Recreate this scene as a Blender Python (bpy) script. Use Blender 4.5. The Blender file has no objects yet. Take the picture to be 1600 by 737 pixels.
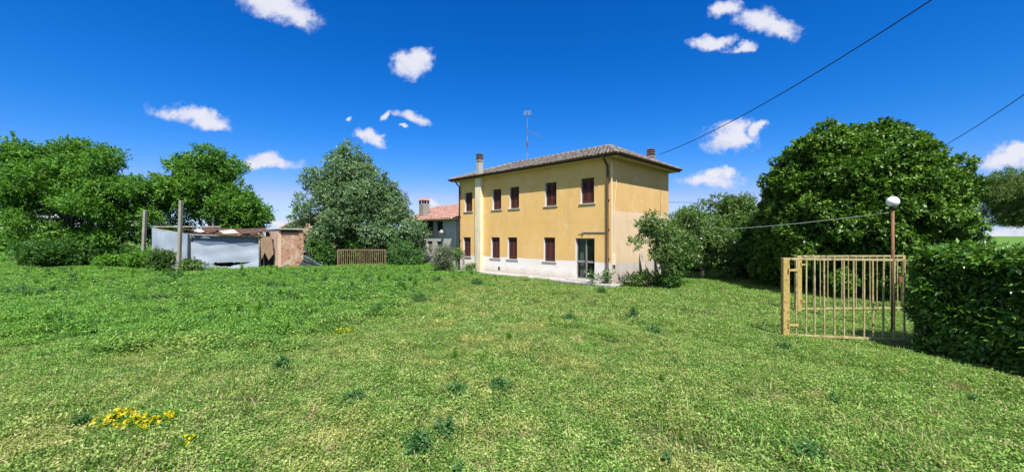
import bpy, math, random
import numpy as np
from mathutils import Vector, Matrix
R = math.radians
scene = bpy.context.scene
col = scene.collection
random.seed(7)

# ------------------------------------------------------------------ camera, sky, sun, exposure
F = 622.0          # focal length in photo pixels (1600 wide)
H = 2.28           # eye height
cd = bpy.data.cameras.new('camera'); cam = bpy.data.objects.new('camera', cd); col.objects.link(cam)
cam.location = (0, 0, H); cam.rotation_euler = (R(90), 0, 0)
cd.sensor_width = 36; cd.lens = 36 * F / 1600; cd.clip_end = 9000; cd.clip_start = 0.05
scene.camera = cam
SUN_EL, SUN_AZ = 56.0, 9.5      # azimuth: degrees to the right of straight behind the camera
sdir = Vector((math.sin(R(SUN_AZ)) * math.cos(R(SUN_EL)), -math.cos(R(SUN_AZ)) * math.cos(R(SUN_EL)), math.sin(R(SUN_EL))))
sl = bpy.data.lights.new('sun', 'SUN'); so = bpy.data.objects.new('sun', sl); col.objects.link(so)
sl.energy = 4.6; sl.angle = R(0.53); sl.color = (1, .965, .90)
so.rotation_euler = sdir.to_track_quat('Z', 'Y').to_euler()
so.location = (10, -20, 40)
vs = scene.view_settings
vs.view_transform = 'Standard'; vs.look = 'None'; vs.gamma = 1; vs.exposure = 0.85; vs.use_curve_mapping = False
scene.render.engine = 'CYCLES'
scene.cycles.max_bounces = 6; scene.cycles.transparent_max_bounces = 6

CLOUDS = [  # photo px x, y, half width, half height, tilt deg
    (425, 4, 62, 24, -18), (462, 22, 40, 20, -22), (645, 101, 30, 17, 8), (655, 92, 17, 15, 30), (303, 182, 54, 14, -10), (330, 188, 26, 11, -8),
    (418, 256, 48, 10, -3), (410, 250, 24, 10, 0), (572, 207, 15, 10, -20), (583, 217, 18, 9, -20), (642, 183, 25, 8, -10), (605, 183, 9, 5, 30), (556, 181, 6, 3.5, 0),
    (632, 203, 9, 3, -10), (1185, 33, 38, 19, -10), (1215, 44, 32, 13, -10), (1132, 12, 26, 11, 20), (1113, 67, 29, 10, 8), (1165, 72, 22, 6, 8),
    (1143, 214, 42, 18, 0), (1150, 202, 28, 14, 0), (1183, 201, 11, 9, 30), (1108, 280, 46, 12, 0), (1120, 270, 22, 12, 0), (1138, 269, 12, 11, 0),
    (1570, 250, 44, 15, 4), (1600, 244, 50, 17, 0), (1570, 366, 46, 13, 0), (672, 318, 13, 6, 0), (40, 345, 95, 16, 0), (445, 350, 40, 8, 0), (180, 352, 60, 10, 0)]

def make_world():
    w = bpy.data.worlds.new("World"); scene.world = w; w.use_nodes = True
    nt = w.node_tree; N = nt.nodes; L = nt.links
    for n in list(N): N.remove(n)
    out = N.new('ShaderNodeOutputWorld'); bg = N.new('ShaderNodeBackground'); bg.inputs[1].default_value = 0.105
    sky = N.new('ShaderNodeTexSky'); sky.sky_type = 'NISHITA'; sky.sun_disc = False
    sky.sun_elevation = R(SUN_EL); sky.sun_rotation = R(180 - SUN_AZ)
    sky.air_density = 1.15; sky.dust_density = 0.1; sky.ozone_density = 3.2; sky.altitude = 300
    hs = N.new('ShaderNodeHueSaturation'); hs.inputs['Saturation'].default_value = 1.32; hs.inputs['Value'].default_value = .9; hs.inputs['Hue'].default_value = .507
    L.new(sky.outputs[0], hs.inputs['Color'])
    tc = N.new('ShaderNodeTexCoord'); sp = N.new('ShaderNodeSeparateXYZ'); L.new(tc.outputs['Generated'], sp.inputs[0])
    def M(op, a, b=None, c=None):
        n = N.new('ShaderNodeMath'); n.operation = op
        for i, v in enumerate((a, b, c)):
            if v is None: continue
            if isinstance(v, (int, float)): n.inputs[i].default_value = v
            else: L.new(v, n.inputs[i])
        return n.outputs[0]
    # deeper, cleaner blue than the stock sky
    sr = N.new('ShaderNodeSeparateColor'); L.new(hs.outputs[0], sr.inputs[0])
    cr_ = N.new('ShaderNodeCombineColor'); L.new(M('MINIMUM', M('MULTIPLY', M('POWER', sr.outputs[0], 2.0), .165), M('MULTIPLY', sr.outputs[1], .40)), cr_.inputs[0]); L.new(M('MULTIPLY', sr.outputs[1], .56), cr_.inputs[1]); L.new(M('MAXIMUM', M('MULTIPLY', sr.outputs[2], .92), M('MULTIPLY', sr.outputs[1], .76)), cr_.inputs[2])
    ys = M('MAXIMUM', sp.outputs[1], .02)
    cb = N.new('ShaderNodeCombineXYZ'); L.new(M('DIVIDE', sp.outputs[0], ys), cb.inputs[0]); L.new(M('DIVIDE', sp.outputs[2], ys), cb.inputs[1])
    def noise(scale, det, vec, rough=.6):
        n = N.new('ShaderNodeTexNoise'); n.inputs['Scale'].default_value = scale; n.inputs['Detail'].default_value = det; n.inputs['Roughness'].default_value = rough
        L.new(vec, n.inputs['Vector']); return n
    def dens(vec):
        nz = noise(11, 6, vec)
        sub = N.new('ShaderNodeVectorMath'); sub.operation = 'SUBTRACT'; L.new(nz.outputs['Color'], sub.inputs[0]); sub.inputs[1].default_value = (.5, .5, .5)
        sc = N.new('ShaderNodeVectorMath'); sc.operation = 'MULTIPLY_ADD'; L.new(sub.outputs[0], sc.inputs[0]); sc.inputs[1].default_value = (.13, .075, 0); L.new(vec, sc.inputs[2])
        cur = None
        for (x, y, a, b, t) in CLOUDS:
            mp = N.new('ShaderNodeMapping'); mp.vector_type = 'TEXTURE'; L.new(sc.outputs[0], mp.inputs['Vector'])
            mp.inputs['Location'].default_value = ((x - 800) / F, (368 - y) / F, 0); mp.inputs['Rotation'].default_value = (0, 0, R(t)); mp.inputs['Scale'].default_value = (a / F, b / F, 1)
            ln = N.new('ShaderNodeVectorMath'); ln.operation = 'LENGTH'; L.new(mp.outputs[0], ln.inputs[0])
            cur = ln.outputs['Value'] if cur is None else M('SMOOTH_MIN', cur, ln.outputs['Value'], .25)
        n2 = noise(30, 7, vec, .65)
        d = M('ADD', cur, M('MULTIPLY', M('SUBTRACT', n2.outputs['Fac'], .5), 1.5))
        mr = N.new('ShaderNodeMapRange'); mr.interpolation_type = 'SMOOTHSTEP'; L.new(d, mr.inputs[0])
        mr.inputs[1].default_value = 1.36; mr.inputs[2].default_value = .52; mr.inputs[3].default_value = 0; mr.inputs[4].default_value = 1
        return mr.outputs[0], d
    dn, raw = dens(cb.outputs[0])
    fwd = N.new('ShaderNodeMapRange'); L.new(sp.outputs[1], fwd.inputs[0]); fwd.inputs[1].default_value = .05; fwd.inputs[2].default_value = .2
    dn = M('MULTIPLY', M('MULTIPLY', dn, fwd.outputs[0]), .95)
    sh = noise(14, 4, cb.outputs[0])
    thick = N.new('ShaderNodeMapRange'); L.new(M('SUBTRACT', raw, M('MULTIPLY', M('SUBTRACT', sh.outputs['Fac'], .5), 1.6)), thick.inputs[0]); thick.inputs[1].default_value = 1.1; thick.inputs[2].default_value = .3
    cc = N.new('ShaderNodeMix'); cc.data_type = 'RGBA'; L.new(thick.outputs[0], cc.inputs[0])
    cc.inputs[6].default_value = (3.1, 3.5, 4.7, 1); cc.inputs[7].default_value = (4.5, 4.5, 4.95, 1)
    # unseen broken cloud, added behind and above the camera for whiter ambient fill
    nb = noise(2.2, 6, tc.outputs['Generated'], .6); bk = N.new('ShaderNodeMapRange'); bk.interpolation_type = 'SMOOTHSTEP'; L.new(nb.outputs['Fac'], bk.inputs[0]); bk.inputs[1].default_value = .44; bk.inputs[2].default_value = .56
    rear = N.new('ShaderNodeMapRange'); L.new(M('SUBTRACT', sp.outputs[1], M('MULTIPLY', sp.outputs[2], .9)), rear.inputs[0]); rear.inputs[1].default_value = .02; rear.inputs[2].default_value = -.15
    dn = M('MAXIMUM', dn, M('MULTIPLY', M('MULTIPLY', bk.outputs[0], rear.outputs[0]), .9))
    mx = N.new('ShaderNodeMix'); mx.data_type = 'RGBA'; L.new(dn, mx.inputs[0]); L.new(cr_.outputs[0], mx.inputs[6]); L.new(cc.outputs[2], mx.inputs[7])
    L.new(mx.outputs[2], bg.inputs[0]); L.new(bg.outputs[0], out.inputs[0])
    w.cycles.sampling_method = 'MANUAL'; w.cycles.sample_map_resolution = 512
make_world()

# ------------------------------------------------------------------ helpers
def at(px, py, Z): return Vector(((px - 800) / F * Z, Z, H + (368 - py) / F * Z))
def gx(px, Z): return (px - 800) / F * Z
def ground(px, py): Z = H * F / (py - 368); return Vector(((px - 800) / F * Z, Z, 0))

def tag(o, label=None, cat=None, group=None, kind=None):
    if label: o['label'] = label
    if cat: o['category'] = cat
    if group: o['group'] = group
    if kind: o['kind'] = kind
    return o
def empty(name, loc=(0, 0, 0), rz=0):
    o = bpy.data.objects.new(name, None); col.objects.link(o); o.location = loc; o.rotation_euler = (0, 0, rz); o.empty_display_size = .3
    return o
def mesh_obj(name, V, Fc, mat, parent=None, smooth=False, mi=None, tint=None):
    """V (n,3); Fc list or (m,k) array; mat a material or list of them"""
    me = bpy.data.meshes.new(name)
    V = np.asarray(V, dtype=np.float32)
    if isinstance(Fc, np.ndarray):
        m, k = Fc.shape
        me.vertices.add(len(V)); me.vertices.foreach_set('co', V.ravel())
        me.loops.add(m * k); me.loops.foreach_set('vertex_index', Fc.astype(np.int32).ravel())
        me.polygons.add(m); me.polygons.foreach_set('loop_start', np.arange(0, m * k, k, dtype=np.int32))
        me.polygons.foreach_set('loop_total', np.full(m, k, dtype=np.int32))
        me.update(calc_edges=True)
    else:
        me.from_pydata([tuple(map(float, v)) for v in V], [], [tuple(f) for f in Fc]); me.update()
    for x in (mat if isinstance(mat, (list, tuple)) else [mat]): me.materials.append(x)
    if mi is not None: me.polygons.foreach_set('material_index', np.asarray(mi, dtype=np.int32))
    if smooth: me.polygons.foreach_set('use_smooth', np.ones(len(me.polygons), dtype=bool))
    if tint is not None:
        a = me.attributes.new('tint', 'FLOAT', 'FACE'); a.data.foreach_set('value', np.asarray(tint, dtype=np.float32))
    o = bpy.data.objects.new(name, me); col.objects.link(o)
    if parent: o.parent = parent
    return o

class MB:
    def __init__(s): s.v = []; s.f = []; s.m = []
    def add(s, vs_, fs_, m=0):
        b = len(s.v); s.v += [tuple(v) for v in vs_]; s.f += [tuple(i + b for i in f) for f in fs_]; s.m += [m] * len(fs_); return s
    def box(s, c, d, m=0, rot=None, bev=0.0):
        x, y, z = d[0] / 2, d[1] / 2, d[2] / 2
        b = min(bev, x * .9, y * .9, z * .9)
        if b <= 0:
            vs_ = [Vector((i * x, j * y, k * z)) for i in (-1, 1) for j in (-1, 1) for k in (-1, 1)]
            fs_ = [(0, 1, 3, 2), (4, 6, 7, 5), (0, 4, 5, 1), (2, 3, 7, 6), (0, 2, 6, 4), (1, 5, 7, 3)]
        else:
            vs_ = []; idx = {}
            for i in (-1, 1):
                for j in (-1, 1):
                    for k in (-1, 1):
                        for ax in range(3):
                            p = [i * (x - b), j * (y - b), k * (z - b)]
                            p[ax] = (i * x, j * y, k * z)[ax]
                            idx[(i, j, k, ax)] = len(vs_); vs_.append(Vector(p))
            fs_ = []
            for ax in range(3):
                o1, o2 = [a for a in range(3) if a != ax]
                for sgn in (-1, 1):
                    q = []
                    for (a, c2) in ((-1, -1), (1, -1), (1, 1), (-1, 1)):
                        t = [0, 0, 0]; t[ax] = sgn; t[o1] = a; t[o2] = c2; q.append(idx[(t[0], t[1], t[2], ax)])
                    fs_.append(q if (sgn > 0) == (ax != 1) else q[::-1])
            for ax in range(3):          # edges along ax
                o1, o2 = [a for a in range(3) if a != ax]
                for a in (-1, 1):
                    for c2 in (-1, 1):
                        t0 = [0, 0, 0]; t0[ax] = -1; t0[o1] = a; t0[o2] = c2; t1 = list(t0); t1[ax] = 1
                        fs_.append([idx[(*t0, o1)], idx[(*t1, o1)], idx[(*t1, o2)], idx[(*t0, o2)]])
            for i in (-1, 1):
                for j in (-1, 1):
                    for k in (-1, 1): fs_.append([idx[(i, j, k, 0)], idx[(i, j, k, 1)], idx[(i, j, k, 2)]])
        c = Vector(c)
        if rot is not None: vs_ = [rot @ v for v in vs_]
        return s.add([v + c for v in vs_], fs_, m)
    def bar(s, a, b, w, h=None, m=0, bev=0.0):
        a = Vector(a); b = Vector(b); h = h or w
        d = b - a; q = d.to_track_quat('X', 'Z').to_matrix()
        return s.box((a + b) / 2, (d.length, w, h), m, q, bev)
    def tube(s, pts, r, n=8, m=0, cap=True):
        pts = [Vector(p) for p in pts]; k = len(pts)
        rs = r if isinstance(r, (list, tuple)) else [r] * k
        vs_ = []; prev = None
        for i, p in enumerate(pts):
            t = (pts[min(i + 1, k - 1)] - pts[max(i - 1, 0)]).normalized()
            if prev is None: u = t.orthogonal().normalized()
            else: u = (prev - t * prev.dot(t)).normalized()
            prev = u; w = t.cross(u)
            for j in range(n):
                a = 2 * math.pi * j / n; vs_.append(p + (u * math.cos(a) + w * math.sin(a)) * rs[i])
        fs_ = [(i * n + j, i * n + (j + 1) % n, (i + 1) * n + (j + 1) % n, (i + 1) * n + j) for i in range(k - 1) for j in range(n)]
        if cap: fs_ += [tuple(range(n))[::-1], tuple((k - 1) * n + j for j in range(n))]
        return s.add(vs_, fs_, m)
    def lathe(s, c, prof, n=20, m=0):
        c = Vector(c); vs_ = []
        for (r, z) in prof:
            for j in range(n):
                a = 2 * math.pi * j / n; vs_.append(c + Vector((r * math.cos(a), r * math.sin(a), z)))
        fs_ = [(i * n + j, i * n + (j + 1) % n, (i + 1) * n + (j + 1) % n, (i + 1) * n + j) for i in range(len(prof) - 1) for j in range(n)]
        return s.add(vs_, fs_, m)
    def prism(s, pts, z0, z1, m=0):
        n = len(pts)
        vs_ = [(p[0], p[1], z0) for p in pts] + [(p[0], p[1], z1) for p in pts]
        return s.add(vs_, [tuple(range(n))[::-1], tuple(range(n, 2 * n))] + [(i, (i + 1) % n, n + (i + 1) % n, n + i) for i in range(n)], m)
    def build(s, name, mat, parent=None, smooth=False): return mesh_obj(name, s.v, s.f, mat, parent, smooth, s.m)

# ------------------------------------------------------------------ materials
def newmat(name):
    m = bpy.data.materials.new(name); m.use_nodes = True
    nt = m.node_tree; b = nt.nodes['Principled BSDF']; return m, nt, b
class NT:
    def __init__(s, nt): s.nt = nt; s.N = nt.nodes; s.L = nt.links
    def set(s, sock, v):
        if isinstance(v, (int, float)): sock.default_value = v
        elif isinstance(v, tuple): sock.default_value = v if len(v) == len(sock.default_value) else (*v, 1)
        else: s.L.new(v, sock)
    def math(s, op, a, b=0, c=0, clamp=False):
        n = s.N.new('ShaderNodeMath'); n.operation = op; n.use_clamp = clamp
        for i, v in enumerate((a, b, c)): s.set(n.inputs[i], v)
        return n.outputs[0]
    def mix(s, f, a, b, mode='MIX'):
        n = s.N.new('ShaderNodeMix'); n.data_type = 'RGBA'; n.blend_type = mode
        s.set(n.inputs[0], f); s.set(n.inputs[6], a); s.set(n.inputs[7], b); return n.outputs[2]
    def noise(s, scale, det=4, rough=.6, vec=None, dim=None):
        n = s.N.new('ShaderNodeTexNoise'); n.inputs['Scale'].default_value = scale; n.inputs['Detail'].default_value = det; n.inputs['Roughness'].default_value = rough
        if vec is not None: s.L.new(vec, n.inputs['Vector'])
        return n.outputs['Fac']
    def mr(s, v, a, b, c=0., d=1., smooth=False):
        n = s.N.new('ShaderNodeMapRange'); s.set(n.inputs[0], v)
        for i, x in enumerate((a, b, c, d)): n.inputs[i + 1].default_value = x
        if smooth: n.interpolation_type = 'SMOOTHSTEP'
        return n.outputs[0]
    def obj(s): 
        n = s.N.new('ShaderNodeTexCoord'); return n.outputs['Object']
    def pos(s):
        n = s.N.new('ShaderNodeNewGeometry'); return n.outputs['Position']
    def scale(s, vec, sc):
        n = s.N.new('ShaderNodeMapping'); s.L.new(vec, n.inputs['Vector']); n.inputs['Scale'].default_value = sc; return n.outputs[0]
    def sep(s, vec):
        n = s.N.new('ShaderNodeSeparateXYZ'); s.L.new(vec, n.inputs[0]); return n.outputs
    def bump(s, h, b, st=.3, d=.02):
        n = s.N.new('ShaderNodeBump'); n.inputs['Strength'].default_value = st; n.inputs['Distance'].default_value = d
        s.L.new(h, n.inputs['Height']); s.L.new(n.outputs[0], b.inputs['Normal'])

def m_rough(name, c1, c2, scale=3., rough=.8, bump=.25, metal=0., c3=None, c3t=.62, spec=.3, fine=40.):
    """two-tone weathered surface with a possible third stain colour"""
    m, nt, b = newmat(name); t = NT(nt); o = t.obj()
    n1 = t.noise(scale, 6, .65, o); n2 = t.noise(fine, 3, .6, o)
    c = t.mix(t.mr(n1, .35, .68), (*c1, 1), (*c2, 1))
    if c3: c = t.mix(t.mr(t.noise(scale * 1.7, 7, .7, t.scale(o, (1, 1, .6))), c3t, c3t + .07), c, (*c3, 1))
    c = t.mix(.28, c, t.mix(n2, (.25, .25, .25, 1), (1, 1, 1, 1)), 'MULTIPLY')
    nt.links.new(c, b.inputs['Base Color']); b.inputs['Roughness'].default_value = rough; b.inputs['Metallic'].default_value = metal
    b.inputs['Specular IOR Level'].default_value = spec
    t.bump(t.math('ADD', n1, t.math('MULTIPLY', n2, .4)), b, bump)
    return m

def m_leaf(name, dark, mid, light, rough=.45, trans=.3, spec=.4, wscale=1.1, fac=(.0, 1.), tl=(1.5, 1.7, .6)):
    m, nt, b = newmat(name); t = NT(nt)
    a = nt.nodes.new('ShaderNodeAttribute'); a.attribute_name = 'tint'
    n = t.noise(wscale, 3, .6, t.pos())
    v = t.math('ADD', t.math('MULTIPLY', a.outputs['Fac'], .65), t.math('MULTIPLY', t.mr(n, .3, .7), .35))
    r = nt.nodes.new('ShaderNodeValToRGB'); cr = r.color_ramp
    cr.elements[0].color = (*dark, 1); cr.elements[0].position = .12; cr.elements[1].color = (*light, 1); cr.elements[1].position = .95
    e = cr.elements.new(.5); e.color = (*mid, 1); nt.links.new(v, r.inputs[0])
    nt.links.new(r.outputs[0], b.inputs['Base Color']); b.inputs['Roughness'].default_value = rough; b.inputs['Specular IOR Level'].default_value = spec
    tr = nt.nodes.new('ShaderNodeBsdfTranslucent'); nt.links.new(t.mix(1., r.outputs[0], (*tl, 1), 'MULTIPLY'), tr.inputs[0])
    ms = nt.nodes.new('ShaderNodeMixShader'); ms.inputs[0].default_value = trans
    nt.links.new(b.outputs[0], ms.inputs[1]); nt.links.new(tr.outputs[0], ms.inputs[2])
    nt.links.new(ms.outputs[0], nt.nodes['Material Output'].inputs['Surface'])
    return m

M = {}
M['bark'] = m_rough('bark', (.10, .085, .065), (.20, .175, .14), 6, .9, .5)
M['robinia'] = m_leaf('leaf_robinia', (.028, .085, .012), (.085, .21, .022), (.22, .40, .06), .5, .3, .3)
M['poplar'] = m_leaf('leaf_poplar', (.045, .10, .04), (.13, .22, .095), (.34, .43, .25), .45, .25, .4)
M['magnolia'] = m_leaf('leaf_magnolia', (.018, .052, .005), (.072, .16, .014), (.24, .385, .055), .46, .16, .42)
M['fruit'] = m_leaf('leaf_fruit', (.04, .09, .015), (.10, .18, .04), (.25, .34, .14), .4, .3, .4)
M['hedge'] = m_leaf('leaf_hedge', (.022, .065, .01), (.085, .19, .024), (.28, .42, .09), .33, .24, .55)
M['shrub'] = m_leaf('leaf_shrub', (.018, .065, .012), (.055, .145, .025), (.14, .27, .05), .5, .3, .3)
M['olive'] = m_leaf('leaf_olive', (.07, .09, .05), (.14, .17, .10), (.28, .31, .2), .5, .25, .3)
M['nettle'] = m_leaf('leaf_nettle', (.05, .14, .012), (.10, .23, .022), (.20, .36, .04), .5, .3, .3)
M['bluegreen'] = m_leaf('leaf_bluegreen', (.04, .11, .03), (.085, .19, .055), (.18, .31, .10), .5, .3, .3)
M['pine'] = m_leaf('leaf_pine', (.05, .09, .02), (.11, .18, .045), (.20, .28, .08), .6, .2, .2)
M['yellow_leaf'] = m_leaf('leaf_yellow', (.35, .32, .02), (.6, .5, .02), (.8, .62, .03), .5, .25, .2)
M['dry'] = m_leaf('leaf_dry', (.22, .17, .08), (.34, .27, .14), (.5, .42, .26), .6, .2, .2)
M['concrete'] = m_rough('concrete', (.34, .32, .29), (.48, .46, .42), 4, .9, .4, c3=(.16, .15, .12), c3t=.6)
M['post_concrete'] = m_rough('post_concrete', (.24, .23, .19), (.34, .32, .26), 3, .9, .4, c3=(.12, .12, .08))
M['sill'] = m_rough('sill_stone', (.42, .40, .36), (.55, .52, .47), 5, .8, .2)
M['shutter'] = m_rough('shutter_brown', (.075, .022, .017), (.11, .033, .024), 9, .55, .12, spec=.35)
M['cap_stone'] = m_rough('cap_stone', (.13, .095, .07), (.20, .15, .11), 6, .9, .3)
M['brown_metal'] = m_rough('brown_metal', (.075, .04, .026), (.11, .06, .038), 5, .5, .15)
M['soffit'] = m_rough('soffit', (.50, .40, .22), (.60, .50, .30), 3, .9, .2)
M['dark_brown'] = m_rough('dark_brown', (.045, .028, .02), (.07, .045, .03), 6, .7, .2)
M['alu'] = m_rough('aluminium', (.24, .22, .19), (.32, .30, .26), 9, .4, .1, spec=.5)
M['white'] = m_rough('white_paint', (.62, .60, .56), (.74, .72, .68), 4, .8, .2)
M['gate'] = m_rough('gate_paint', (.40, .28, .08), (.54, .41, .15), 8, .6, .3, c3=(.22, .11, .04), c3t=.54)
M['gate_bar'] = m_rough('gate_bar_paint', (.34, .28, .12), (.50, .43, .23), 7, .6, .3, c3=(.20, .12, .05), c3t=.54)
M['rust'] = m_rough('rust', (.16, .07, .035), (.26, .115, .05), 7, .85, .4, c3=(.08, .05, .035))
M['rust_bar'] = m_rough('rust_bar', (.22, .14, .085), (.33, .23, .14), 7, .8, .3)
M['rust_sheet'] = m_rough('rust_sheet', (.15, .07, .045), (.27, .14, .085), 1.6, .75, .25, c3=(.04, .028, .022), c3t=.50)
M['rust_dark'] = m_rough('rust_dark', (.07, .035, .025), (.13, .07, .045), 2, .8, .25, c3=(.30, .20, .14), c3t=.6)
M['pale_sheet'] = m_rough('pale_sheet', (.36, .32, .29), (.48, .44, .40), 2, .6, .2, c3=(.3, .18, .12))
M['zinc'] = m_rough('zinc_sheet', (.33, .38, .46), (.42, .47, .54), 1.1, .6, .15, c3=(.26, .29, .32), c3t=.6, spec=.3, fine=14)
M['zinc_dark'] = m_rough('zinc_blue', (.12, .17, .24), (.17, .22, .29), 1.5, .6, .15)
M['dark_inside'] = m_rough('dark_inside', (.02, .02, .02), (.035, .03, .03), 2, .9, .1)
M['wood_old'] = m_rough('old_wood', (.28, .25, .20), (.40, .36, .30), 6, .9, .4)
M['tarp'] = m_rough('tarp_green', (.012, .022, .018), (.022, .036, .03), 3, .6, .3)
M['lamp_pole'] = m_rough('lamp_pole', (.16, .075, .03), (.24, .12, .05), 9, .6, .25)
M['cable_black'] = m_rough('cable_black', (.012, .012, .014), (.02, .02, .022), 5, .6, .05)
M['cable_white'] = m_rough('cable_grey', (.40, .41, .38), (.5, .51, .47), 5, .6, .05)
M['steel'] = m_rough('steel', (.30, .30, .31), (.42, .42, .43), 9, .45, .1, metal=.6)
M['soil'] = m_rough('soil', (.08, .06, .035), (.13, .10, .06), 3, .95, .6)
M['flowerwhite'] = m_rough('petal_white', (.7, .68, .62), (.8, .78, .74), 8, .7, .05)

def m_globe():
    m, nt, b = newmat('globe_opal'); b.inputs['Base Color'].default_value = (.86, .86, .84, 1); b.inputs['Roughness'].default_value = .18
    b.inputs['Subsurface Weight'].default_value = .25; b.inputs['Subsurface Radius'].default_value = (.1, .1, .1); return m
M['globe'] = m_globe()

def m_glass():
    m, nt, b = newmat('door_glass'); b.inputs['Base Color'].default_value = (.02, .025, .025, 1); b.inputs['Roughness'].default_value = .05
    b.inputs['Specular IOR Level'].default_value = .8
    tb = nt.nodes.new('ShaderNodeBsdfTransparent'); tb.inputs[0].default_value = (.75, .8, .8, 1); ms = nt.nodes.new('ShaderNodeMixShader'); ms.inputs[0].default_value = .75
    nt.links.new(b.outputs[0], ms.inputs[1]); nt.links.new(tb.outputs[0], ms.inputs[2]); nt.links.new(ms.outputs[0], nt.nodes['Material Output'].inputs['Surface'])
    return m
M['glass'] = m_glass()

def m_house(side):
    m, nt, b = newmat('stucco_side' if side else 'stucco_front'); t = NT(nt); o = t.obj(); z = t.sep(o)[2]
    n1 = t.noise(.55, 5, .6, o); n2 = t.noise(30, 4, .6, o); n3 = t.noise(2.2, 6, .7, t.scale(o, (1, 1, .22))); nl = t.noise(1.6, 6, .7, o)
    if not side:
        yc = t.mix(t.mr(n1, .3, .7), (.70, .425, .135, 1), (.78, .50, .20, 1))
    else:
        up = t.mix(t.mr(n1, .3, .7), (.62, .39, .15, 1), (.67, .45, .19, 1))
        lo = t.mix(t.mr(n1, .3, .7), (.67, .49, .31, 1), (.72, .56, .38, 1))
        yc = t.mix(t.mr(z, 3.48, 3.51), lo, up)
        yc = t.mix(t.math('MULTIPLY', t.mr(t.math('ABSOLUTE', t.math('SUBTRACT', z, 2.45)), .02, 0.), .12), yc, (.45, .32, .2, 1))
    yc = t.mix(t.math('MULTIPLY', t.mr(n3, .50, .72), .34), yc, (.46, .33, .17, 1))       # rain streaks
    yc = t.mix(t.math('MULTIPLY', t.mr(nl, .54, .64), .30), yc, (.80, .62, .38, 1))
    yc = t.mix(t.math('MULTIPLY', t.mr(t.noise(4.5, 7, .75, t.scale(o, (1, 1, .8))), .62, .70), .35), yc, (.50, .36, .20, 1))
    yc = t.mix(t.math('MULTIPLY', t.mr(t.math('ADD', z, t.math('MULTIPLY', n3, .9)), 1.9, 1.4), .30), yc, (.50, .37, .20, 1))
    yc = t.mix(t.math('MULTIPLY', t.mr(t.math('ABSOLUTE', t.math('SUBTRACT', t.math('ADD', z, t.math('MULTIPLY', n1, .06)), 3.02)), .03, 0.), .25), yc, (.45, .32, .17, 1))        # faded patches
    yc = t.mix(t.math('MULTIPLY', t.mr(t.noise(2.6, 5, .7, t.scale(o, (2.2, 2.2, .10))), .60, .72), .32), yc, (.40, .29, .16, 1))
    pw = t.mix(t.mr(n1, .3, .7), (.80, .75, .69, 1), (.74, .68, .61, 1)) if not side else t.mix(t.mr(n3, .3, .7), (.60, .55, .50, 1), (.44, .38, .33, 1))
    pw = t.mix(t.math('MULTIPLY', t.mr(nl, .55, .68), .5), pw, (.56, .47, .38, 1))
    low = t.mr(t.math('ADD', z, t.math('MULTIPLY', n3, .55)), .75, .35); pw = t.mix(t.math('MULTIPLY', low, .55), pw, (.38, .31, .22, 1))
    edge = t.math('ADD', z, t.math('MULTIPLY', t.math('SUBTRACT', nl, .5), .10))
    c = t.mix(t.mr(edge, .985 if not side else .94, 1.01 if not side else .96), pw, yc)
    c = t.mix(.12, c, t.mix(n2, (.3, .3, .3, 1), (1, 1, 1, 1)), 'MULTIPLY')
    nt.links.new(c, b.inputs['Base Color']); b.inputs['Roughness'].default_value = .9; b.inputs['Specular IOR Level'].default_value = .15
    t.bump(t.math('ADD', n2, t.math('MULTIPLY', n1, .6)), b, .25, .01); return m
M['front'] = m_house(False); M['side'] = m_house(True)

def m_pilaster():
    m, nt, b = newmat('pilaster_plaster'); t = NT(nt); o = t.obj()
    n1 = t.noise(1.2, 7, .7, t.scale(o, (1, 1, .3))); n2 = t.noise(9, 5, .7, o)
    c = t.mix(t.mr(n1, .45, .62), (.76, .64, .43, 1), (.56, .47, .32, 1)); c = t.mix(t.mr(n2, .62, .72), c, (.35, .30, .22, 1))
    nt.links.new(c, b.inputs['Base Color']); b.inputs['Roughness'].default_value = .9; t.bump(n2, b, .3, .01); return m
M['pilaster'] = m_pilaster()
def m_greywall():
    m, nt, b = newmat('grey_plaster'); t = NT(nt); o = t.obj()
    n1 = t.noise(.9, 6, .65, o); n2 = t.noise(6, 5, .7, o)
    c = t.mix(t.mr(n1, .35, .65), (.36, .35, .32, 1), (.45, .44, .41, 1)); c = t.mix(t.mr(n2, .6, .72), c, (.30, .26, .21, 1)); c = t.mix(t.mr(n1, .66, .72), c, (.60, .58, .54, 1))
    nt.links.new(c, b.inputs['Base Color']); b.inputs['Roughness'].default_value = .95; t.bump(n2, b, .3, .02); return m
M['greywall'] = m_greywall()

def m_tiles(name, c1, c2, c3, lich):
    m, nt, b = newmat(name); t = NT(nt); o = t.obj()
    n1 = t.noise(1.4, 6, .7, o); n2 = t.noise(9, 4, .65, o); n3 = t.noise(4.5, 6, .7, o)
    c = t.mix(t.mr(n2, .35, .65), (*c1, 1), (*c2, 1)); c = t.mix(t.mr(n1, .5, .68), c, (*c3, 1)); c = t.mix(t.mr(n3, .6, .68), c, (*lich, 1))
    nt.links.new(c, b.inputs['Base Color']); b.inputs['Roughness'].default_value = .9; t.bump(n3, b, .3, .02); return m
M['tile_grey'] = m_tiles('tile_grey', (.145, .12, .10), (.24, .205, .175), (.11, .092, .08), (.33, .31, .27))
M['tile_red'] = m_tiles('tile_red', (.32, .16, .115), (.45, .27, .21), (.24, .12, .09), (.60, .48, .41))

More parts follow.
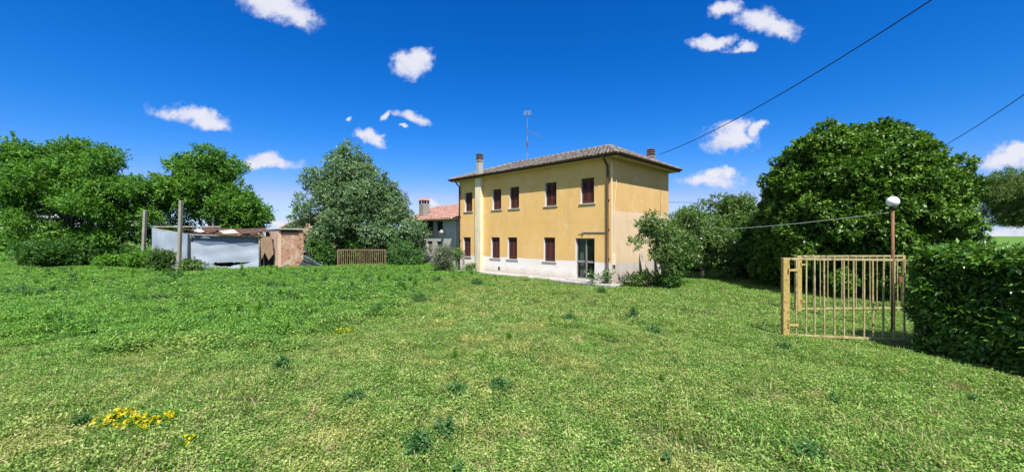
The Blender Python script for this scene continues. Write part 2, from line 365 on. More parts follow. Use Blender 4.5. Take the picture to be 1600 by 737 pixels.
def m_brick():
    m, nt, b = newmat('old_brick'); t = NT(nt); o = t.obj()
    br = nt.nodes.new('ShaderNodeTexBrick'); br.inputs['Scale'].default_value = 1; br.inputs['Brick Width'].default_value = .26; br.inputs['Row Height'].default_value = .075
    br.inputs['Mortar Size'].default_value = .008; br.inputs['Color1'].default_value = (.34, .12, .06, 1); br.inputs['Color2'].default_value = (.46, .22, .13, 1); br.inputs['Mortar'].default_value = (.42, .34, .26, 1)
    s = t.sep(o); cb = nt.nodes.new('ShaderNodeCombineXYZ'); nt.links.new(t.math('ADD', s[0], s[1]), cb.inputs[0]); nt.links.new(s[2], cb.inputs[1]); nt.links.new(cb.outputs[0], br.inputs['Vector'])
    n1 = t.noise(1.9, 7, .7, o); n2 = t.noise(4, 6, .75, o)
    c = t.mix(t.mr(n1, .50, .58), br.outputs['Color'], (.50, .38, .28, 1)); c = t.mix(t.mr(n2, .60, .68), c, (.10, .06, .04, 1)); c = t.mix(t.mr(t.noise(2.6, 6, .7, t.scale(o, (1, 1, 1.6))), .56, .64), c, (.09, .055, .04, 1))
    nt.links.new(c, b.inputs['Base Color']); b.inputs['Roughness'].default_value = .95; t.bump(t.math('SUBTRACT', n2, br.outputs['Fac']), b, .5, .02); return m
M['brick'] = m_brick()
def m_oldplaster():
    m, nt, b = newmat('pink_plaster'); t = NT(nt); o = t.obj(); n1 = t.noise(1.6, 7, .7, t.scale(o, (1, 1, .6))); n2 = t.noise(7, 5, .7, o)
    c = t.mix(t.mr(n1, .35, .55), (.60, .44, .33, 1), (.52, .34, .24, 1)); c = t.mix(t.mr(n1, .57, .62), c, (.38, .15, .08, 1)); c = t.mix(t.mr(n2, .62, .7), c, (.22, .13, .09, 1))
    nt.links.new(c, b.inputs['Base Color']); b.inputs['Roughness'].default_value = .95; t.bump(n2, b, .4, .02); return m
M['pink'] = m_oldplaster()

def zone_color(t, pos):
    """0 = short yellowish lawn, 1 = lush weeds; world position driven"""
    s = t.sep(pos)
    n = t.noise(.28, 4, .6, pos)
    a = t.mr(t.math('ADD', s[0], t.math('MULTIPLY', t.math('SUBTRACT', n, .5), 9)), -1.5, -5.8, 0, 1, True)
    a = t.math('MULTIPLY', a, t.mr(t.math('ADD', s[1], t.math('MULTIPLY', t.math('SUBTRACT', n, .5), 6)), 5.6, 9.6, 0, 1, True))
    far = t.mr(t.math('ADD', s[1], t.math('MULTIPLY', t.math('SUBTRACT', n, .5), 14)), 15, 24, 0, 1, True)
    return t.math('MAXIMUM', a, far)
def m_ground():
    m, nt, b = newmat('lawn_soil'); t = NT(nt); p = t.pos()
    n1 = t.noise(.5, 5, .6, p); n2 = t.noise(9, 6, .7, p); n3 = t.noise(60, 3, .7, p)
    vl = nt.nodes.new('ShaderNodeVectorMath'); vl.operation = 'LENGTH'; nt.links.new(p, vl.inputs[0]); dist = t.mr(vl.outputs['Value'], 28, 48)
    near = t.mix(t.mr(n2, .35, .65), (.045, .075, .018, 1), (.11, .13, .04, 1)); near = t.mix(t.mr(n1, .62, .7), near, (.17, .14, .07, 1))
    farc = t.mix(t.mr(n1, .3, .7), (.09, .21, .028, 1), (.15, .27, .045, 1))
    c = t.mix(dist, near, farc); c = t.mix(.5, c, t.mix(n3, (.2, .2, .2, 1), (1, 1, 1, 1)), 'MULTIPLY')
    nt.links.new(c, b.inputs['Base Color']); b.inputs['Roughness'].default_value = .95; b.inputs['Specular IOR Level'].default_value = .1; t.bump(n2, b, .8, .05); return m
M['ground'] = m_ground()

def m_grass(name, kind):
    m, nt, b = newmat(name); t = NT(nt); p = t.pos()
    a = nt.nodes.new('ShaderNodeAttribute'); a.attribute_name = 'tint'; oi = nt.nodes.new('ShaderNodeObjectInfo')
    z = zone_color(t, p)
    n1 = t.noise(.8, 4, .65, p); n2 = t.noise(3.2, 4, .6, p)
    v = t.math('ADD', t.math('MULTIPLY', a.outputs['Fac'], .7), t.math('MULTIPLY', t.mr(n2, .35, .65), .3))
    def ramp(c0, c1, c2):
        r = nt.nodes.new('ShaderNodeValToRGB'); cr = r.color_ramp; cr.elements[0].color = (*c0, 1); cr.elements[0].position = .1; cr.elements[1].color = (*c2, 1); cr.elements[1].position = .92
        e = cr.elements.new(.5); e.color = (*c1, 1); nt.links.new(v, r.inputs[0]); return r.outputs[0]
    lawn = ramp((.04, .09, .012), (.165, .285, .045), (.40, .53, .16))
    lush = ramp((.035, .10, .012), (.115, .27, .03), (.27, .46, .085))
    yel = ramp((.10, .12, .02), (.29, .32, .07), (.56, .55, .22))
    c = t.mix(t.math('MULTIPLY', t.mr(n1, .50, .64, 0, .85), t.mr(t.sep(p)[0], .5, 4.5, 1., .35)), lawn, yel); c = t.mix(t.math('MULTIPLY', t.mr(t.sep(p)[0], 1.5, 5.5, 0, .5), t.mr(n1, .38, .55)), c, lush); c = t.mix(t.mr(t.noise(1.7, 5, .7, p), .58, .70, 0, .8), c, (.38, .30, .15, 1)); c = t.mix(t.mr(n1, .48, .34, 0, .65), c, lush)
    lush = t.mix(t.mr(t.noise(1.3, 4, .65, p), .50, .66, 0, .6), lush, ramp((.02, .085, .02), (.06, .19, .05), (.15, .34, .11)))
    c = t.mix(z, c, lush)
    if kind == 'straw': c = t.mix(.75, c, (.42, .34, .18, 1))
    c = t.mix(.0, c, c)
    nt.links.new(c, b.inputs['Base Color']); b.inputs['Roughness'].default_value = .5; b.inputs['Specular IOR Level'].default_value = .25
    tr = nt.nodes.new('ShaderNodeBsdfTranslucent'); nt.links.new(t.mix(1., c, (1.3, 1.5, .6, 1), 'MULTIPLY'), tr.inputs[0])
    ms = nt.nodes.new('ShaderNodeMixShader'); ms.inputs[0].default_value = .28
    nt.links.new(b.outputs[0], ms.inputs[1]); nt.links.new(tr.outputs[0], ms.inputs[2]); nt.links.new(ms.outputs[0], nt.nodes['Material Output'].inputs['Surface'])
    return m
M['grass'] = m_grass('grass_blade', 'g'); M['straw'] = m_grass('grass_straw', 'straw')

# ------------------------------------------------------------------ ground
def gh(x, y):
    """ground relief, a few centimetres"""
    d = np.clip((np.hypot(x, y) - 2) / 6, 0, 1)
    return (.035 * np.sin(x * .9 + 1.3) * np.cos(y * .7) + .03 * np.sin(x * .37 - y * .51) + .02 * np.sin(x * 2.1 + y * 1.7)) * d - .02
def flatten(x, y):
    # distance to the house front, keep the soil under the pavement
    return gh(x, y)
def build_ground():
    xs = np.concatenate([-np.geomspace(5000, 62, 14), np.linspace(-60, 60, 241), np.geomspace(62, 5000, 14)])
    ys = np.concatenate([-np.geomspace(3000, 22, 10), np.linspace(-20, 60, 161), np.geomspace(62, 6000, 16)])
    X, Y = np.meshgrid(xs, ys); Z = gh(X, Y); far = np.hypot(X, Y) > 61; Z[far] = -.05
    V = np.stack([X.ravel(), Y.ravel(), Z.ravel()], 1); nx = len(xs); ny = len(ys)
    i, j = np.meshgrid(np.arange(nx - 1), np.arange(ny - 1)); a = (j * nx + i).ravel()
    o = mesh_obj('ground', V, np.stack([a, a + 1, a + 1 + nx, a + nx], 1), M['ground'], smooth=True); tag(o, kind='structure')
build_ground()

# ------------------------------------------------------------------ foliage tools
rng = np.random.default_rng(11)
def unit(v): return v / np.maximum(np.linalg.norm(v, axis=1, keepdims=True), 1e-6)
def leaves(C, D, k, twig, L, W, spread=.9, up=.35, fold=.15, lv=.35, droop=0.):
    """k leaves per sprig: sprig roots C, directions D -> verts, quads, tint"""
    n = len(C); j = np.tile(np.arange(k), n); Cr = np.repeat(C, k, 0); Dr = np.repeat(D, k, 0)
    st = np.repeat(rng.random(n), k)
    pos = Cr + Dr * (twig * (j + .3) / k)[:, None]
    rp = unit(rng.normal(size=(n * k, 3))); 
    d = unit(Dr * (1 - spread * .6) + rp * spread + np.array([0, 0, -droop]))
    nrm = unit(np.array([0, 0, up]) + rng.normal(size=(n * k, 3)) * .55 + Dr * .2)
    side = unit(np.cross(d, nrm)); nn = np.cross(side, d)
    l = (L * (1 - lv / 2 + lv * rng.random(n * k)))[:, None]; w = l * (W / L)
    b = pos; t = pos + d * l - nn * l * .12; m = pos + d * l * .45
    V = np.stack([b, m + side * w / 2 + nn * w * fold, t, m - side * w / 2 + nn * w * fold], 1).reshape(-1, 3)
    Fq = np.arange(n * k * 4).reshape(-1, 4)
    tint = np.clip(st * .55 + rng.random(n * k) * .45, 0, 1)
    return V, Fq, tint
class Crown:
    def __init__(s): s.V = []; s.F = []; s.T = []; s.n = 0
    def add(s, V, Fq, T): s.V.append(V); s.F.append(Fq + s.n); s.T.append(T); s.n += len(V)
    def build(s, name, mat, parent=None): return mesh_obj(name, np.concatenate(s.V), np.concatenate(s.F), mat, parent, False, None, np.concatenate(s.T))
def blobs_in(envs, nb, br, shell=(.55, .95), zmin=None):
    """blob centres spread over a set of ellipsoids (cx,cy,cz,rx,ry,rz,weight)"""
    out = []
    w = np.array([e[6] if len(e) > 6 else e[3] * e[5] for e in envs]); w = w / w.sum()
    for i in range(nb):
        e = envs[rng.choice(len(envs), p=w)]; d = rng.normal(size=3); d /= np.linalg.norm(d)
        r = rng.uniform(*shell); c = np.array(e[:3]) + d * r * np.array(e[3:6])
        if zmin is not None and c[2] < zmin: c[2] = zmin + rng.random() * .4
        out.append((c, br * rng.uniform(.7, 1.3)))
    return out
def dome_blobs(c, r, n, br, jit=.07):
    out = []; ph = rng.random(4) * 6
    for i in range(n):
        z = 1 - 1.75 * (i + .5) / n; a = i * 2.39996; q = math.sqrt(max(0, 1 - z * z)); d = np.array([q * math.cos(a), q * math.sin(a), z])
        if z < 0: d[:2] = d[:2] / max(q, .01) * (1 - .12 * z * z)      # skirts hang almost straight down
        k = 1 + rng.normal() * jit + .035 * math.sin(5 * a + ph[0]) * math.sin(4 * z + ph[1]) + .03 * math.sin(3 * math.atan2(d[1], d[0]) + ph[2])
        out.append((np.array(c) + d * k * np.array(r), br * rng.uniform(.7, 1.35)))
    return out
def sprigs_on(blobs, per, flat=.85, inner=.35):
    C = []; D = []
    for (c, r) in blobs:
        n = int(per * r * r); d = unit(rng.normal(size=(n, 3))); rr = inner + (1.08 - inner) * rng.random(n) ** .5
        ph = rng.random(3) * 6
        lump = 1 + .18 * np.sin(d[:, 0] * 5 + ph[0]) * np.sin(d[:, 1] * 5 + ph[1]) * np.sin(d[:, 2] * 5 + ph[2])
        p = c + d * (rr * lump * r)[:, None] * np.array([1, 1, flat]); C.append(p); D.append(unit(d + rng.normal(size=(n, 3)) * .5))
    return np.concatenate(C), np.concatenate(D)
def limbs(mb, base, top, r0, blobs, nl, m=0, wob=.25):
    base = Vector(base); top = Vector(top); n = 7; pts = []
    for i in range(n):
        t = i / (n - 1); p = base.lerp(top, t)
        if 0 < i: p += Vector((random.uniform(-1, 1), random.uniform(-1, 1), 0)) * wob * .5
        pts.append(p)
    mb.tube(pts, [r0 * (1.25 if i == 0 else 1 - .75 * i / (n - 1)) for i in range(n)], 9)
    for (c, r) in random.sample(blobs, min(nl, len(blobs))):
        t = random.uniform(.25, .9); i = int(t * (n - 1)); s0 = pts[i]; e = Vector(c); mid = s0.lerp(e, .5) + Vector((random.uniform(-1, 1), random.uniform(-1, 1), random.uniform(0, 1))) * wob
        rr = r0 * .42 * (1 - .5 * t); mb.tube([s0, s0.lerp(mid, .5) + Vector((0, 0, .05)), mid, mid.lerp(e, .55), e], [rr, rr * .85, rr * .65, rr * .4, rr * .15], 6)
def tree(name, label, cat, base, top, r0, envs, nb, br, per, leaf, mat, k=5, twig=.35, nl=14, zmin=.5, group=None, fill=0, shell=(.55, .95), stems=None, spread=.9, droop=0., flat=.85, up=.35, trunkname='trunk', fillk=4, outl=0, dome=None):
    """leaf=(L,W)"""
    base = Vector(base); root = empty(name, base); tag(root, label, cat, group)
    b = np.array(base)
    bl = dome_blobs(*dome) if dome else blobs_in(envs, nb, br, shell, zmin); cr = Crown()
    C, D = sprigs_on(bl, per, flat); ok = C[:, 2] > .05; C = C[ok]; D = D[ok]
    cr.add(*leaves(C - b, D, k, twig, leaf[0], leaf[1], spread, up, droop=droop))
    if outl:      # longer shoots poking out of the outline
        C, D = [], []
        for i in range(outl):
            c, r = bl[rng.integers(len(bl))]; e0 = envs[0]; d = unit(rng.normal(size=(1, 3)) + np.array([[0, 0, .7]]))[0]
            n = 14; s = np.linspace(.6, 1.55, n)[:, None]; bend = np.array([0, 0, -.12 * r])
            C.append(c + d * r * s + bend * s ** 2 + rng.normal(size=(n, 3)) * .03); D.append(np.tile(d, (n, 1)))
        C = np.concatenate(C); D = np.concatenate(D); cr.add(*leaves(C - b, D, 4, twig * .5, leaf[0], leaf[1], spread, up))
    if fill:
        for e in envs:
            n = int(fill * e[3] * e[4] * e[5]); d = unit(rng.normal(size=(n, 3))); p = np.array(e[:3]) + d * (rng.random(n) ** .5 * .8)[:, None] * np.array(e[3:6])
            p = p[p[:, 2] > .1]; dd = unit(rng.normal(size=(len(p), 3))); cr.add(*leaves(p - b, dd, fillk, twig, leaf[0] * 1.3, leaf[1] * 1.4, 1., up))
    cr.build('crown', mat, root)
    mb = MB()
    rel = [(c - b, r) for (c, r) in bl]
    tops = stems or [((0, 0, 0), Vector(top) - base, r0)]
    for (s0, s1, rr) in tops: limbs(mb, s0, s1, rr, rel, max(3, nl // len(tops)))
    mb.build(trunkname, M['bark'], root, True)
    return root
def shrub(name, label, base, env, nb, br, per, leaf, mat, cat='shrub', group=None, k=5, twig=.2, fill=60, zmin=.15, flowers=None, spread=.95, up=.35, shell=(.3, .9), flowers_n=25):
    base = Vector(base); b = np.array(base); root = empty(name, base); tag(root, label, cat, group)
    bl = blobs_in(env, nb, br, shell, zmin); cr = Crown(); C, D = sprigs_on(bl, per); ok = C[:, 2] > .02; C = C[ok]; D = D[ok]
    cr.add(*leaves(C - b, D, k, twig, leaf[0], leaf[1], spread, up))
    for e in env:
        n = int(fill * e[3] * e[4] * e[5]); 
        if n < 1: continue
        d = unit(rng.normal(size=(n, 3))); p = np.array(e[:3]) + d * (rng.random(n) ** .5 * .75)[:, None] * np.array(e[3:6]); p = p[p[:, 2] > .05]
        if len(p): cr.add(*leaves(p - b, unit(rng.normal(size=(len(p), 3))), 4, twig, leaf[0] * 1.2, leaf[1] * 1.2, 1., up))
    cr.build('foliage', mat, root)
    mb = MB()
    for i in range(6):
        c, r = bl[rng.integers(len(bl))]; e = Vector(c - b); s0 = Vector((random.uniform(-.08, .08), random.uniform(-.08, .08), 0)); mid = s0.lerp(e, .5) + Vector((0, 0, .15 * e.length))
        rr = .015 + .01 * e.length; mb.tube([s0, mid, e], [rr, rr * .7, rr * .3], 6)
    mb.build('stem', M['bark'], root, True)
    if flowers:
        fl = Crown(); idx = rng.choice(len(C), min(flowers_n, len(C)), replace=False); P = C[idx] + D[idx] * twig
        V, Fq, T = leaves(P - b, unit(D[idx]), 6, .03, flowers[1], flowers[1] * .7, 1.2, .8); fl.add(V, Fq, T); o = fl.build('flowers', flowers[0], root); tag(o, kind='stuff')
    return root

# ------------------------------------------------------------------ yellow house
C0 = Vector((4.7, 18.9, 0)); RZ = math.atan2(-.71, .704); HL, HD, HW = 11.8, 6.3, 6.0
def fx(px, d=0.):       # photo x -> local x along the front plane set back d
    k = (px - 800) / F; ox = C0.x + .71 * d; oz = C0.y + .704 * d
    t = (ox - k * oz) / (.704 + k * .71); return -t, oz + .71 * t
def fz(px, py, d=0.): return H + (368 - py) / F * fx(px, d)[1]
house = tag(empty('yellow_house', C0, RZ), 'two storey ochre yellow farmhouse with white plinth, brown shutters and hipped tile roof', 'house')
def wall_holes(mb, x0, x1, z0, z1, holes, y, depth, m=0, mr_=1):
    xs = sorted({x0, x1, *[h[0] for h in holes], *[h[1] for h in holes]}); zs = sorted({z0, z1, *[h[2] for h in holes], *[h[3] for h in holes]})
    for a, b_ in zip(xs, xs[1:]):
        for c, d in zip(zs, zs[1:]):
            cx, cz = (a + b_) / 2, (c + d) / 2
            if any(h[0] < cx < h[1] and h[2] < cz < h[3] for h in holes): continue
            mb.add([(a, y, c), (b_, y, c), (b_, y, d), (a, y, d)], [(0, 1, 2, 3)], m)
    for (a, b_, c, d) in [h[:4] for h in holes]:
        Y = y + depth
        mb.add([(a, y, c), (a, Y, c), (a, Y, d), (a, y, d)], [(0, 1, 2, 3)], mr_); mb.add([(b_, y, c), (b_, Y, c), (b_, Y, d), (b_, y, d)], [(3, 2, 1, 0)], mr_)
        mb.add([(a, y, d), (b_, y, d), (b_, Y, d), (a, Y, d)], [(0, 3, 2, 1)], mr_); mb.add([(a, y, c), (b_, y, c), (b_, Y, c), (a, Y, c)], [(0, 1, 2, 3)], mr_)
up_px = [(727, 737), (770, 782.5), (797, 810), (853, 868), (908.5, 927)]
lo_px = [(724.6, 734.5), (768, 780), (794, 807), (850.6, 866)]
wins = []
for a, b_ in up_px: wins.append((fx(a)[0], fx(b_)[0], 3.90, 5.17))
for a, b_ in lo_px: wins.append((fx(a)[0], fx(b_)[0], .90, 2.20))
# even out widths: every window is about the same size
wins = [((a + b_) / 2 - .40, (a + b_) / 2 + .40, c, d) for a, b_, c, d in wins]
dx0, dx1 = fx(899)[0], fx(929)[0]
door_h = (dx0, dx1, .06, 2.17)
mb = MB(); wall_holes(mb, -HL, 0, -.1, HW, wins + [door_h], 0, .24, 0, 1)
mb.add([(0, 0, -.1), (0, HD, -.1), (0, HD, HW), (0, 0, HW)], [(0, 1, 2, 3)], 2)
mb.add([(-HL, 0, -.1), (-HL, HD, -.1), (-HL, HD, HW), (-HL, 0, HW)], [(3, 2, 1, 0)], 2)
mb.add([(-HL, HD, -.1), (0, HD, -.1), (0, HD, HW), (-HL, HD, HW)], [(3, 2, 1, 0)], 0)
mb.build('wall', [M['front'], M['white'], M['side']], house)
# closed room shell behind the openings, so the glazed door looks into a dim room
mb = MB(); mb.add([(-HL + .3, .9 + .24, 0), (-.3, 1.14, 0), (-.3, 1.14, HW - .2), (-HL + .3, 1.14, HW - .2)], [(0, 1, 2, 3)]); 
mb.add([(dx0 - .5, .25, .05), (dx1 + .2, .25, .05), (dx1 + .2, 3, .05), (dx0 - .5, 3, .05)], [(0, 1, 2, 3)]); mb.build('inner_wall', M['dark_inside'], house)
for wi, (a, b_, c, d) in enumerate(wins):
    w = b_ - a; fr = MB(); yy = .17
    for s in (a + .02, b_ - .02): fr.box((s, yy, (c + d) / 2), (.04, .07, d - c - .004), bev=.004)
    for s in (c + .02, d - .02): fr.box(((a + b_) / 2, yy, s), (w - .081, .068, .04), bev=.004)
    win = fr.build('window', M['dark_brown'], house)
    for sgn in (-1, 1):
        sh = MB(); x0 = (a + b_) / 2 + (.003 if sgn > 0 else -(w / 2 - .042)); x1 = x0 + w / 2 - .045
        for s in (x0 + .03, x1 - .03): sh.box((s, yy - .045, (c + d) / 2), (.06, .035, d - c - .1), bev=.005)
        for zz in (c + .09, (c + d) / 2, d - .09): sh.box(((x0 + x1) / 2, yy - .045, zz), (x1 - x0 - .121, .033, .08), bev=.005)
        zz = c + .15
        while zz < d - .15:
            if abs(zz - (c + d) / 2) > .055: sh.box(((x0 + x1) / 2, yy - .045, zz), (x1 - x0 - .122, .006, .042), rot=Matrix.Rotation(R(-38), 3, 'X'))
            zz += .042
        sh.build('shutter', M['shutter'], win)
    sl_ = MB(); sl_.box(((a + b_) / 2, .065, c - .024), (w + .20, .24, .055), bev=.01); sl_.build('sill', M['sill'], win)
# door
dr = MB(); dw = dx1 - dx0; dc = (dx0 + dx1) / 2; yy = .16
for s in (dx0 + .03, dx1 - .03, dc): dr.box((s, yy, 1.115), (.055 if s != dc else .07, .06, 2.1), bev=.006)
for zz, hh in ((.12, .12), (.98, .10), (2.14, .05)):
    for s0, s1 in ((dx0 + .06, dc - .037), (dc + .037, dx1 - .06)): dr.box(((s0 + s1) / 2, yy, zz), (s1 - s0, .055, hh), bev=.006)
door = dr.build('door', M['alu'], house)
for s0, s1 in ((dx0 + .06, dc - .037), (dc + .037, dx1 - .06)):
    for z0, z1 in ((.182, .928), (1.032, 2.113)):
        g = MB(); g.box(((s0 + s1) / 2, yy, (z0 + z1) / 2), (s1 - s0, .012, z1 - z0)); g.build('pane', M['glass'], door)
g = MB(); g.box((dc + .0, yy - .05, 1.12), (.03, .02, .2), bev=.004); g.tube([(dc, yy - .06, 1.15), (dc, yy - .1, 1.15), (dc + .1, yy - .1, 1.15)], .011, 8); g.build('handle', M['steel'], door)
cu = MB(); n = 60
for z0, z1 in ((.2, 2.1),):
    x0c = dx0 + .07; x1c = dc - .02
    vs_ = [(x0c + (x1c - x0c) * i / n, yy + .14 + .02 * math.sin(i * 1.1), z) for i in range(n + 1) for z in (z0, z1)]
    cu.add(vs_, [(2 * i, 2 * i + 2, 2 * i + 3, 2 * i + 1) for i in range(n)])
cu.build('curtain', M['white'], door, True)
st = MB(); st.box((dc, -.26, .07), (dw + .5, .50, .12), bev=.015); st.build('doorstep', M['concrete'], house)

# roof: eaves o1 front/back, o2 sides
O1, O2, EZ, RZ_, RA = .38, .52, 6.13, 7.36, 2.0
def slope(name, e0, e1, r0, r1, mat, parent, rows=None, tw=.21, amp=.03, step=.03):
    """tiled roof plane between eave e0-e1 and ridge r0-r1"""
    e0, e1, r0, r1 = map(Vector, (e0, e1, r0, r1)); ax = (e1 - e0).normalized()
    nrm = ax.cross(((r0 + r1) / 2 - (e0 + e1) / 2)).normalized()
    if nrm.z < 0: nrm = -nrm
    upv = nrm.cross(ax); 
    if upv.z < 0: upv = -upv
    Ls = (r0 - e0).dot(upv); rows = rows or max(4, int(Ls / .34)); W = (e1 - e0).length
    a0 = (r0 - e0).dot(ax); a1 = (r1 - e0).dot(ax)
    ns = int(W / tw * 8); V = []; nr = rows * 2
    rr = random.Random(3)
    jit = [[rr.uniform(-.012, .012) for _ in range(int(W / tw) + 2)] for _ in range(rows)]
    for i in range(rows):
        for q in (0, 1):
            f = (i + q) / rows; lift = step * (1 - q) + .004
            lo = a0 * f; hi = W + (a1 - W) * f
            for s in range(ns + 1):
                x = min(max(W * s / ns, lo), hi); t = int(W * s / ns / tw); ph = (W * s / ns / tw) % 1
                h = amp * (math.sin(ph * math.pi) ** .8) + lift + jit[i][min(t, len(jit[i]) - 1)] * (1 - q)
                off = jit[i][min(t, len(jit[i]) - 1)] * .8 if q == 0 and i else 0
                V.append(e0 + ax * x + upv * (Ls * f + off) + nrm * h)
    Fc = [(r * (ns + 1) + s, r * (ns + 1) + s + 1, (r + 1) * (ns + 1) + s + 1, (r + 1) * (ns + 1) + s) for r in range(nr - 1) for s in range(ns)]
    return V, Fc
x0r, x1r, y0r, y1r = -HL - O2, O2, -O1, HD + O1; ym = HD / 2
E = [Vector((x0r, y0r, EZ)), Vector((x1r, y0r, EZ)), Vector((x1r, y1r, EZ)), Vector((x0r, y1r, EZ))]
RL, RR = Vector((-HL + RA, ym, RZ_)), Vector((-RA, ym, RZ_))
mb = MB()
for (a, b_, c, d) in ((E[0], E[1], RL, RR), (E[1], E[2], RR, RR), (E[2], E[3], RR, RL), (E[3], E[0], RL, RL)):
    V, Fc = slope('r', a, b_, c, d, None, None); mb.add(V, Fc)
# deck under the tiles, fascia and soffit
dz = .02
mb.add([(v.x, v.y, v.z - dz) for v in (*E, RL, RR)], [(0, 1, 5, 4), (1, 2, 5), (2, 3, 4, 5), (3, 0, 4)], 1)
roof = mb.build('roof', [M['tile_grey'], M['dark_brown']], house)
rc = MB()
def ridge_caps(rc, a, b_, r=.11, ln=.38):
    a = Vector(a); b_ = Vector(b_); n = max(2, int((b_ - a).length / ln))
    for i in range(n):
        p = a.lerp(b_, i / n); q = a.lerp(b_, (i + 1.08) / n); rc.tube([p + Vector((0, 0, .01)), q + Vector((0, 0, .0))], [r * 1.1, r * .92], 10)
for a, b_ in ((RL, RR), (E[0], RL), (E[1], RR), (E[2], RR), (E[3], RL)): ridge_caps(rc, a, b_)
rc.build('ridge_tiles', M['tile_grey'], roof, True)
so_ = MB()   # soffit slab ring: four boxes butted
so_.box(((x0r + x1r) / 2, (y0r + 0) / 2, 6.03), (x1r - x0r, -y0r, .08)); so_.box(((x0r + x1r) / 2, (HD + y1r) / 2, 6.03), (x1r - x0r, y1r - HD, .08))
so_.box((x1r / 2, HD / 2, 6.03), (x1r, HD - .004, .08)); so_.box(((x0r - HL) / 2, HD / 2, 6.03), (-HL - x0r, HD - .004, .08))
so_.build('soffit', M['soffit'], house)
gt = MB()    # half round gutter all round
def gutter(a, b_, out):
    a = Vector(a); b_ = Vector(b_); out = Vector(out); vs_ = []; n = 8
    for p in (a, b_):
        for rr, sg in ((.085, 1), (.074, -1)):
            for i in range(n + 1):
                an = math.pi * i / n * 1.0; vs_.append(p + out * (.075 - math.cos(an) * rr) + Vector((0, 0, -math.sin(an) * rr)))
    N1 = 2 * (n + 1); fs = []
    for i in range(n): fs += [(i, i + 1, N1 + i + 1, N1 + i), (n + 1 + i, N1 + n + 1 + i, N1 + n + 2 + i, n + 2 + i)]
    fs += [(0, N1, N1 + n + 1, n + 1), (n, 2 * n + 1, N1 + 2 * n + 1, N1 + n)]
    gt.add(vs_, fs)
zg = 6.135
gutter((x0r - .1, y0r, zg), (x1r + .1, y0r, zg), (0, -1, 0)); gutter((x1r, y0r - .0, zg), (x1r, y1r, zg), (1, 0, 0)); gutter((x0r, y1r, zg), (x0r, y0r, zg), (-1, 0, 0))
gt.build('gutter', M['brown_metal'], house)
fb = MB(); fb.box(((x0r + x1r) / 2, y0r - .012, 6.075), (x1r - x0r + .05, .02, .17)); fb.box((x1r + .012, HD / 2, 6.075), (.02, y1r - y0r, .165)); fb.box((x0r - .012, HD / 2, 6.075), (.02, y1r - y0r, .165)); fb.build('fascia', M['dark_brown'], house)
dp = MB(); dp.tube([(-.14, -O1 - .07, 6.05), (-.14, -O1 - .07, 5.97), (-.14, -.3, 5.8), (-.14, -.085, 5.62), (-.14, -.085, 5.45), (-.14, -.085, .12), (-.12, -.16, .04)], .055, 10)
for z in (5.3, 4.0, 2.6, 1.2): dp.box((-.14, -.05, z), (.15, .10, .03))
dp.build('downpipe', M['brown_metal'], house, True)
dp = MB(); dp.tube([(-HL + .12, -O1 - .07, 6.05), (-HL + .12, -O1 - .07, 5.95), (-HL + .12, -.3, 5.8), (-HL + .12, -.085, 5.6), (-HL + .12, -.085, .1)], .05, 10)
for z in (5.2, 3.6, 2.0): dp.box((-HL + .12, -.05, z), (.14, .10, .03))
dp.build('downpipe', M['brown_metal'], house, True)
# service cables/pipes at the corner and above the door
cp = MB(); cp.tube([(.03, .02, .3), (.03, .02, 5.9)], .03, 6); cp.tube([(.035, .16, .6), (.035, .18, 3.2), (.035, .5, 5.4)], .012, 6); cp.box((.06, .18, 1.15), (.12, .22, .5), bev=.01); cp.build('service_pipe', M['pilaster'], house)
cp = MB(); z = fz(930, 362); cp.tube([(dx0 + .5, -.03, z), (-.2, -.03, z)], .022, 6); cp.tube([(dx0 + .5, -.03, z), (dx0 + .2, -.02, z - .1)], .012, 6); cp.box((dx0 + .5, -.04, z), (.1, .08, .1), bev=.01); cp.build('conduit', M['wood_old'], house)
# vents low on the wall
for px, z in ((741, .35), (780, .3)):
    vt = MB(); vt.box((fx(px)[0], -.012, z), (.14, .024, .2), bev=.004); vt.build('vent', M['dark_inside'], house)
# chimney breast and its stack
cx0, cx1 = fx(745)[0], fx(757.5)[0]; cx0 = (cx0 + cx1) / 2 - .27; cx1 = cx0 + .54
cb_ = MB(); cb_.box(((cx0 + cx1) / 2, -.13, 2.94), (cx1 - cx0, .26, 6.08), bev=.01); cb_.build('chimney_breast', M['pilaster'], house)
def stack(name_parent, cx, cy, z0, z1, w, d):
    mb = MB(); mb.box((cx, cy, (z0 + z1) / 2), (w, d, z1 - z0), bev=.012); mb.box((cx, cy, z1 - .03), (w + .07, d + .07, .06), bev=.01)
    ch = mb.build('chimney', M['concrete'], name_parent)
    cp = MB(); 
    for i in range(4):
        zz = z1 + .03 + i * .115; cp.box((cx, cy, zz + .03), (w + .05, d + .05, .055), bev=.01)
        if i < 3: 
            for sx in (-1, 1):
                for sy in (-1, 1): cp.box((cx + sx * (w / 2 - .04), cy + sy * (d / 2 - .04), zz + .0875), (.07, .07, .062))
    cp.box((cx, cy, z1 + .2), (w * .45, d * .45, .32)); cp.build('chimney_cap', M['cap_stone'], ch)
stack(roof, (cx0 + cx1) / 2, -.09, 6.18, 7.12, .32, .32)
# rear chimney near the right end
stack(roof, -.72, 5.55, 6.3, 6.92, .34, .34)
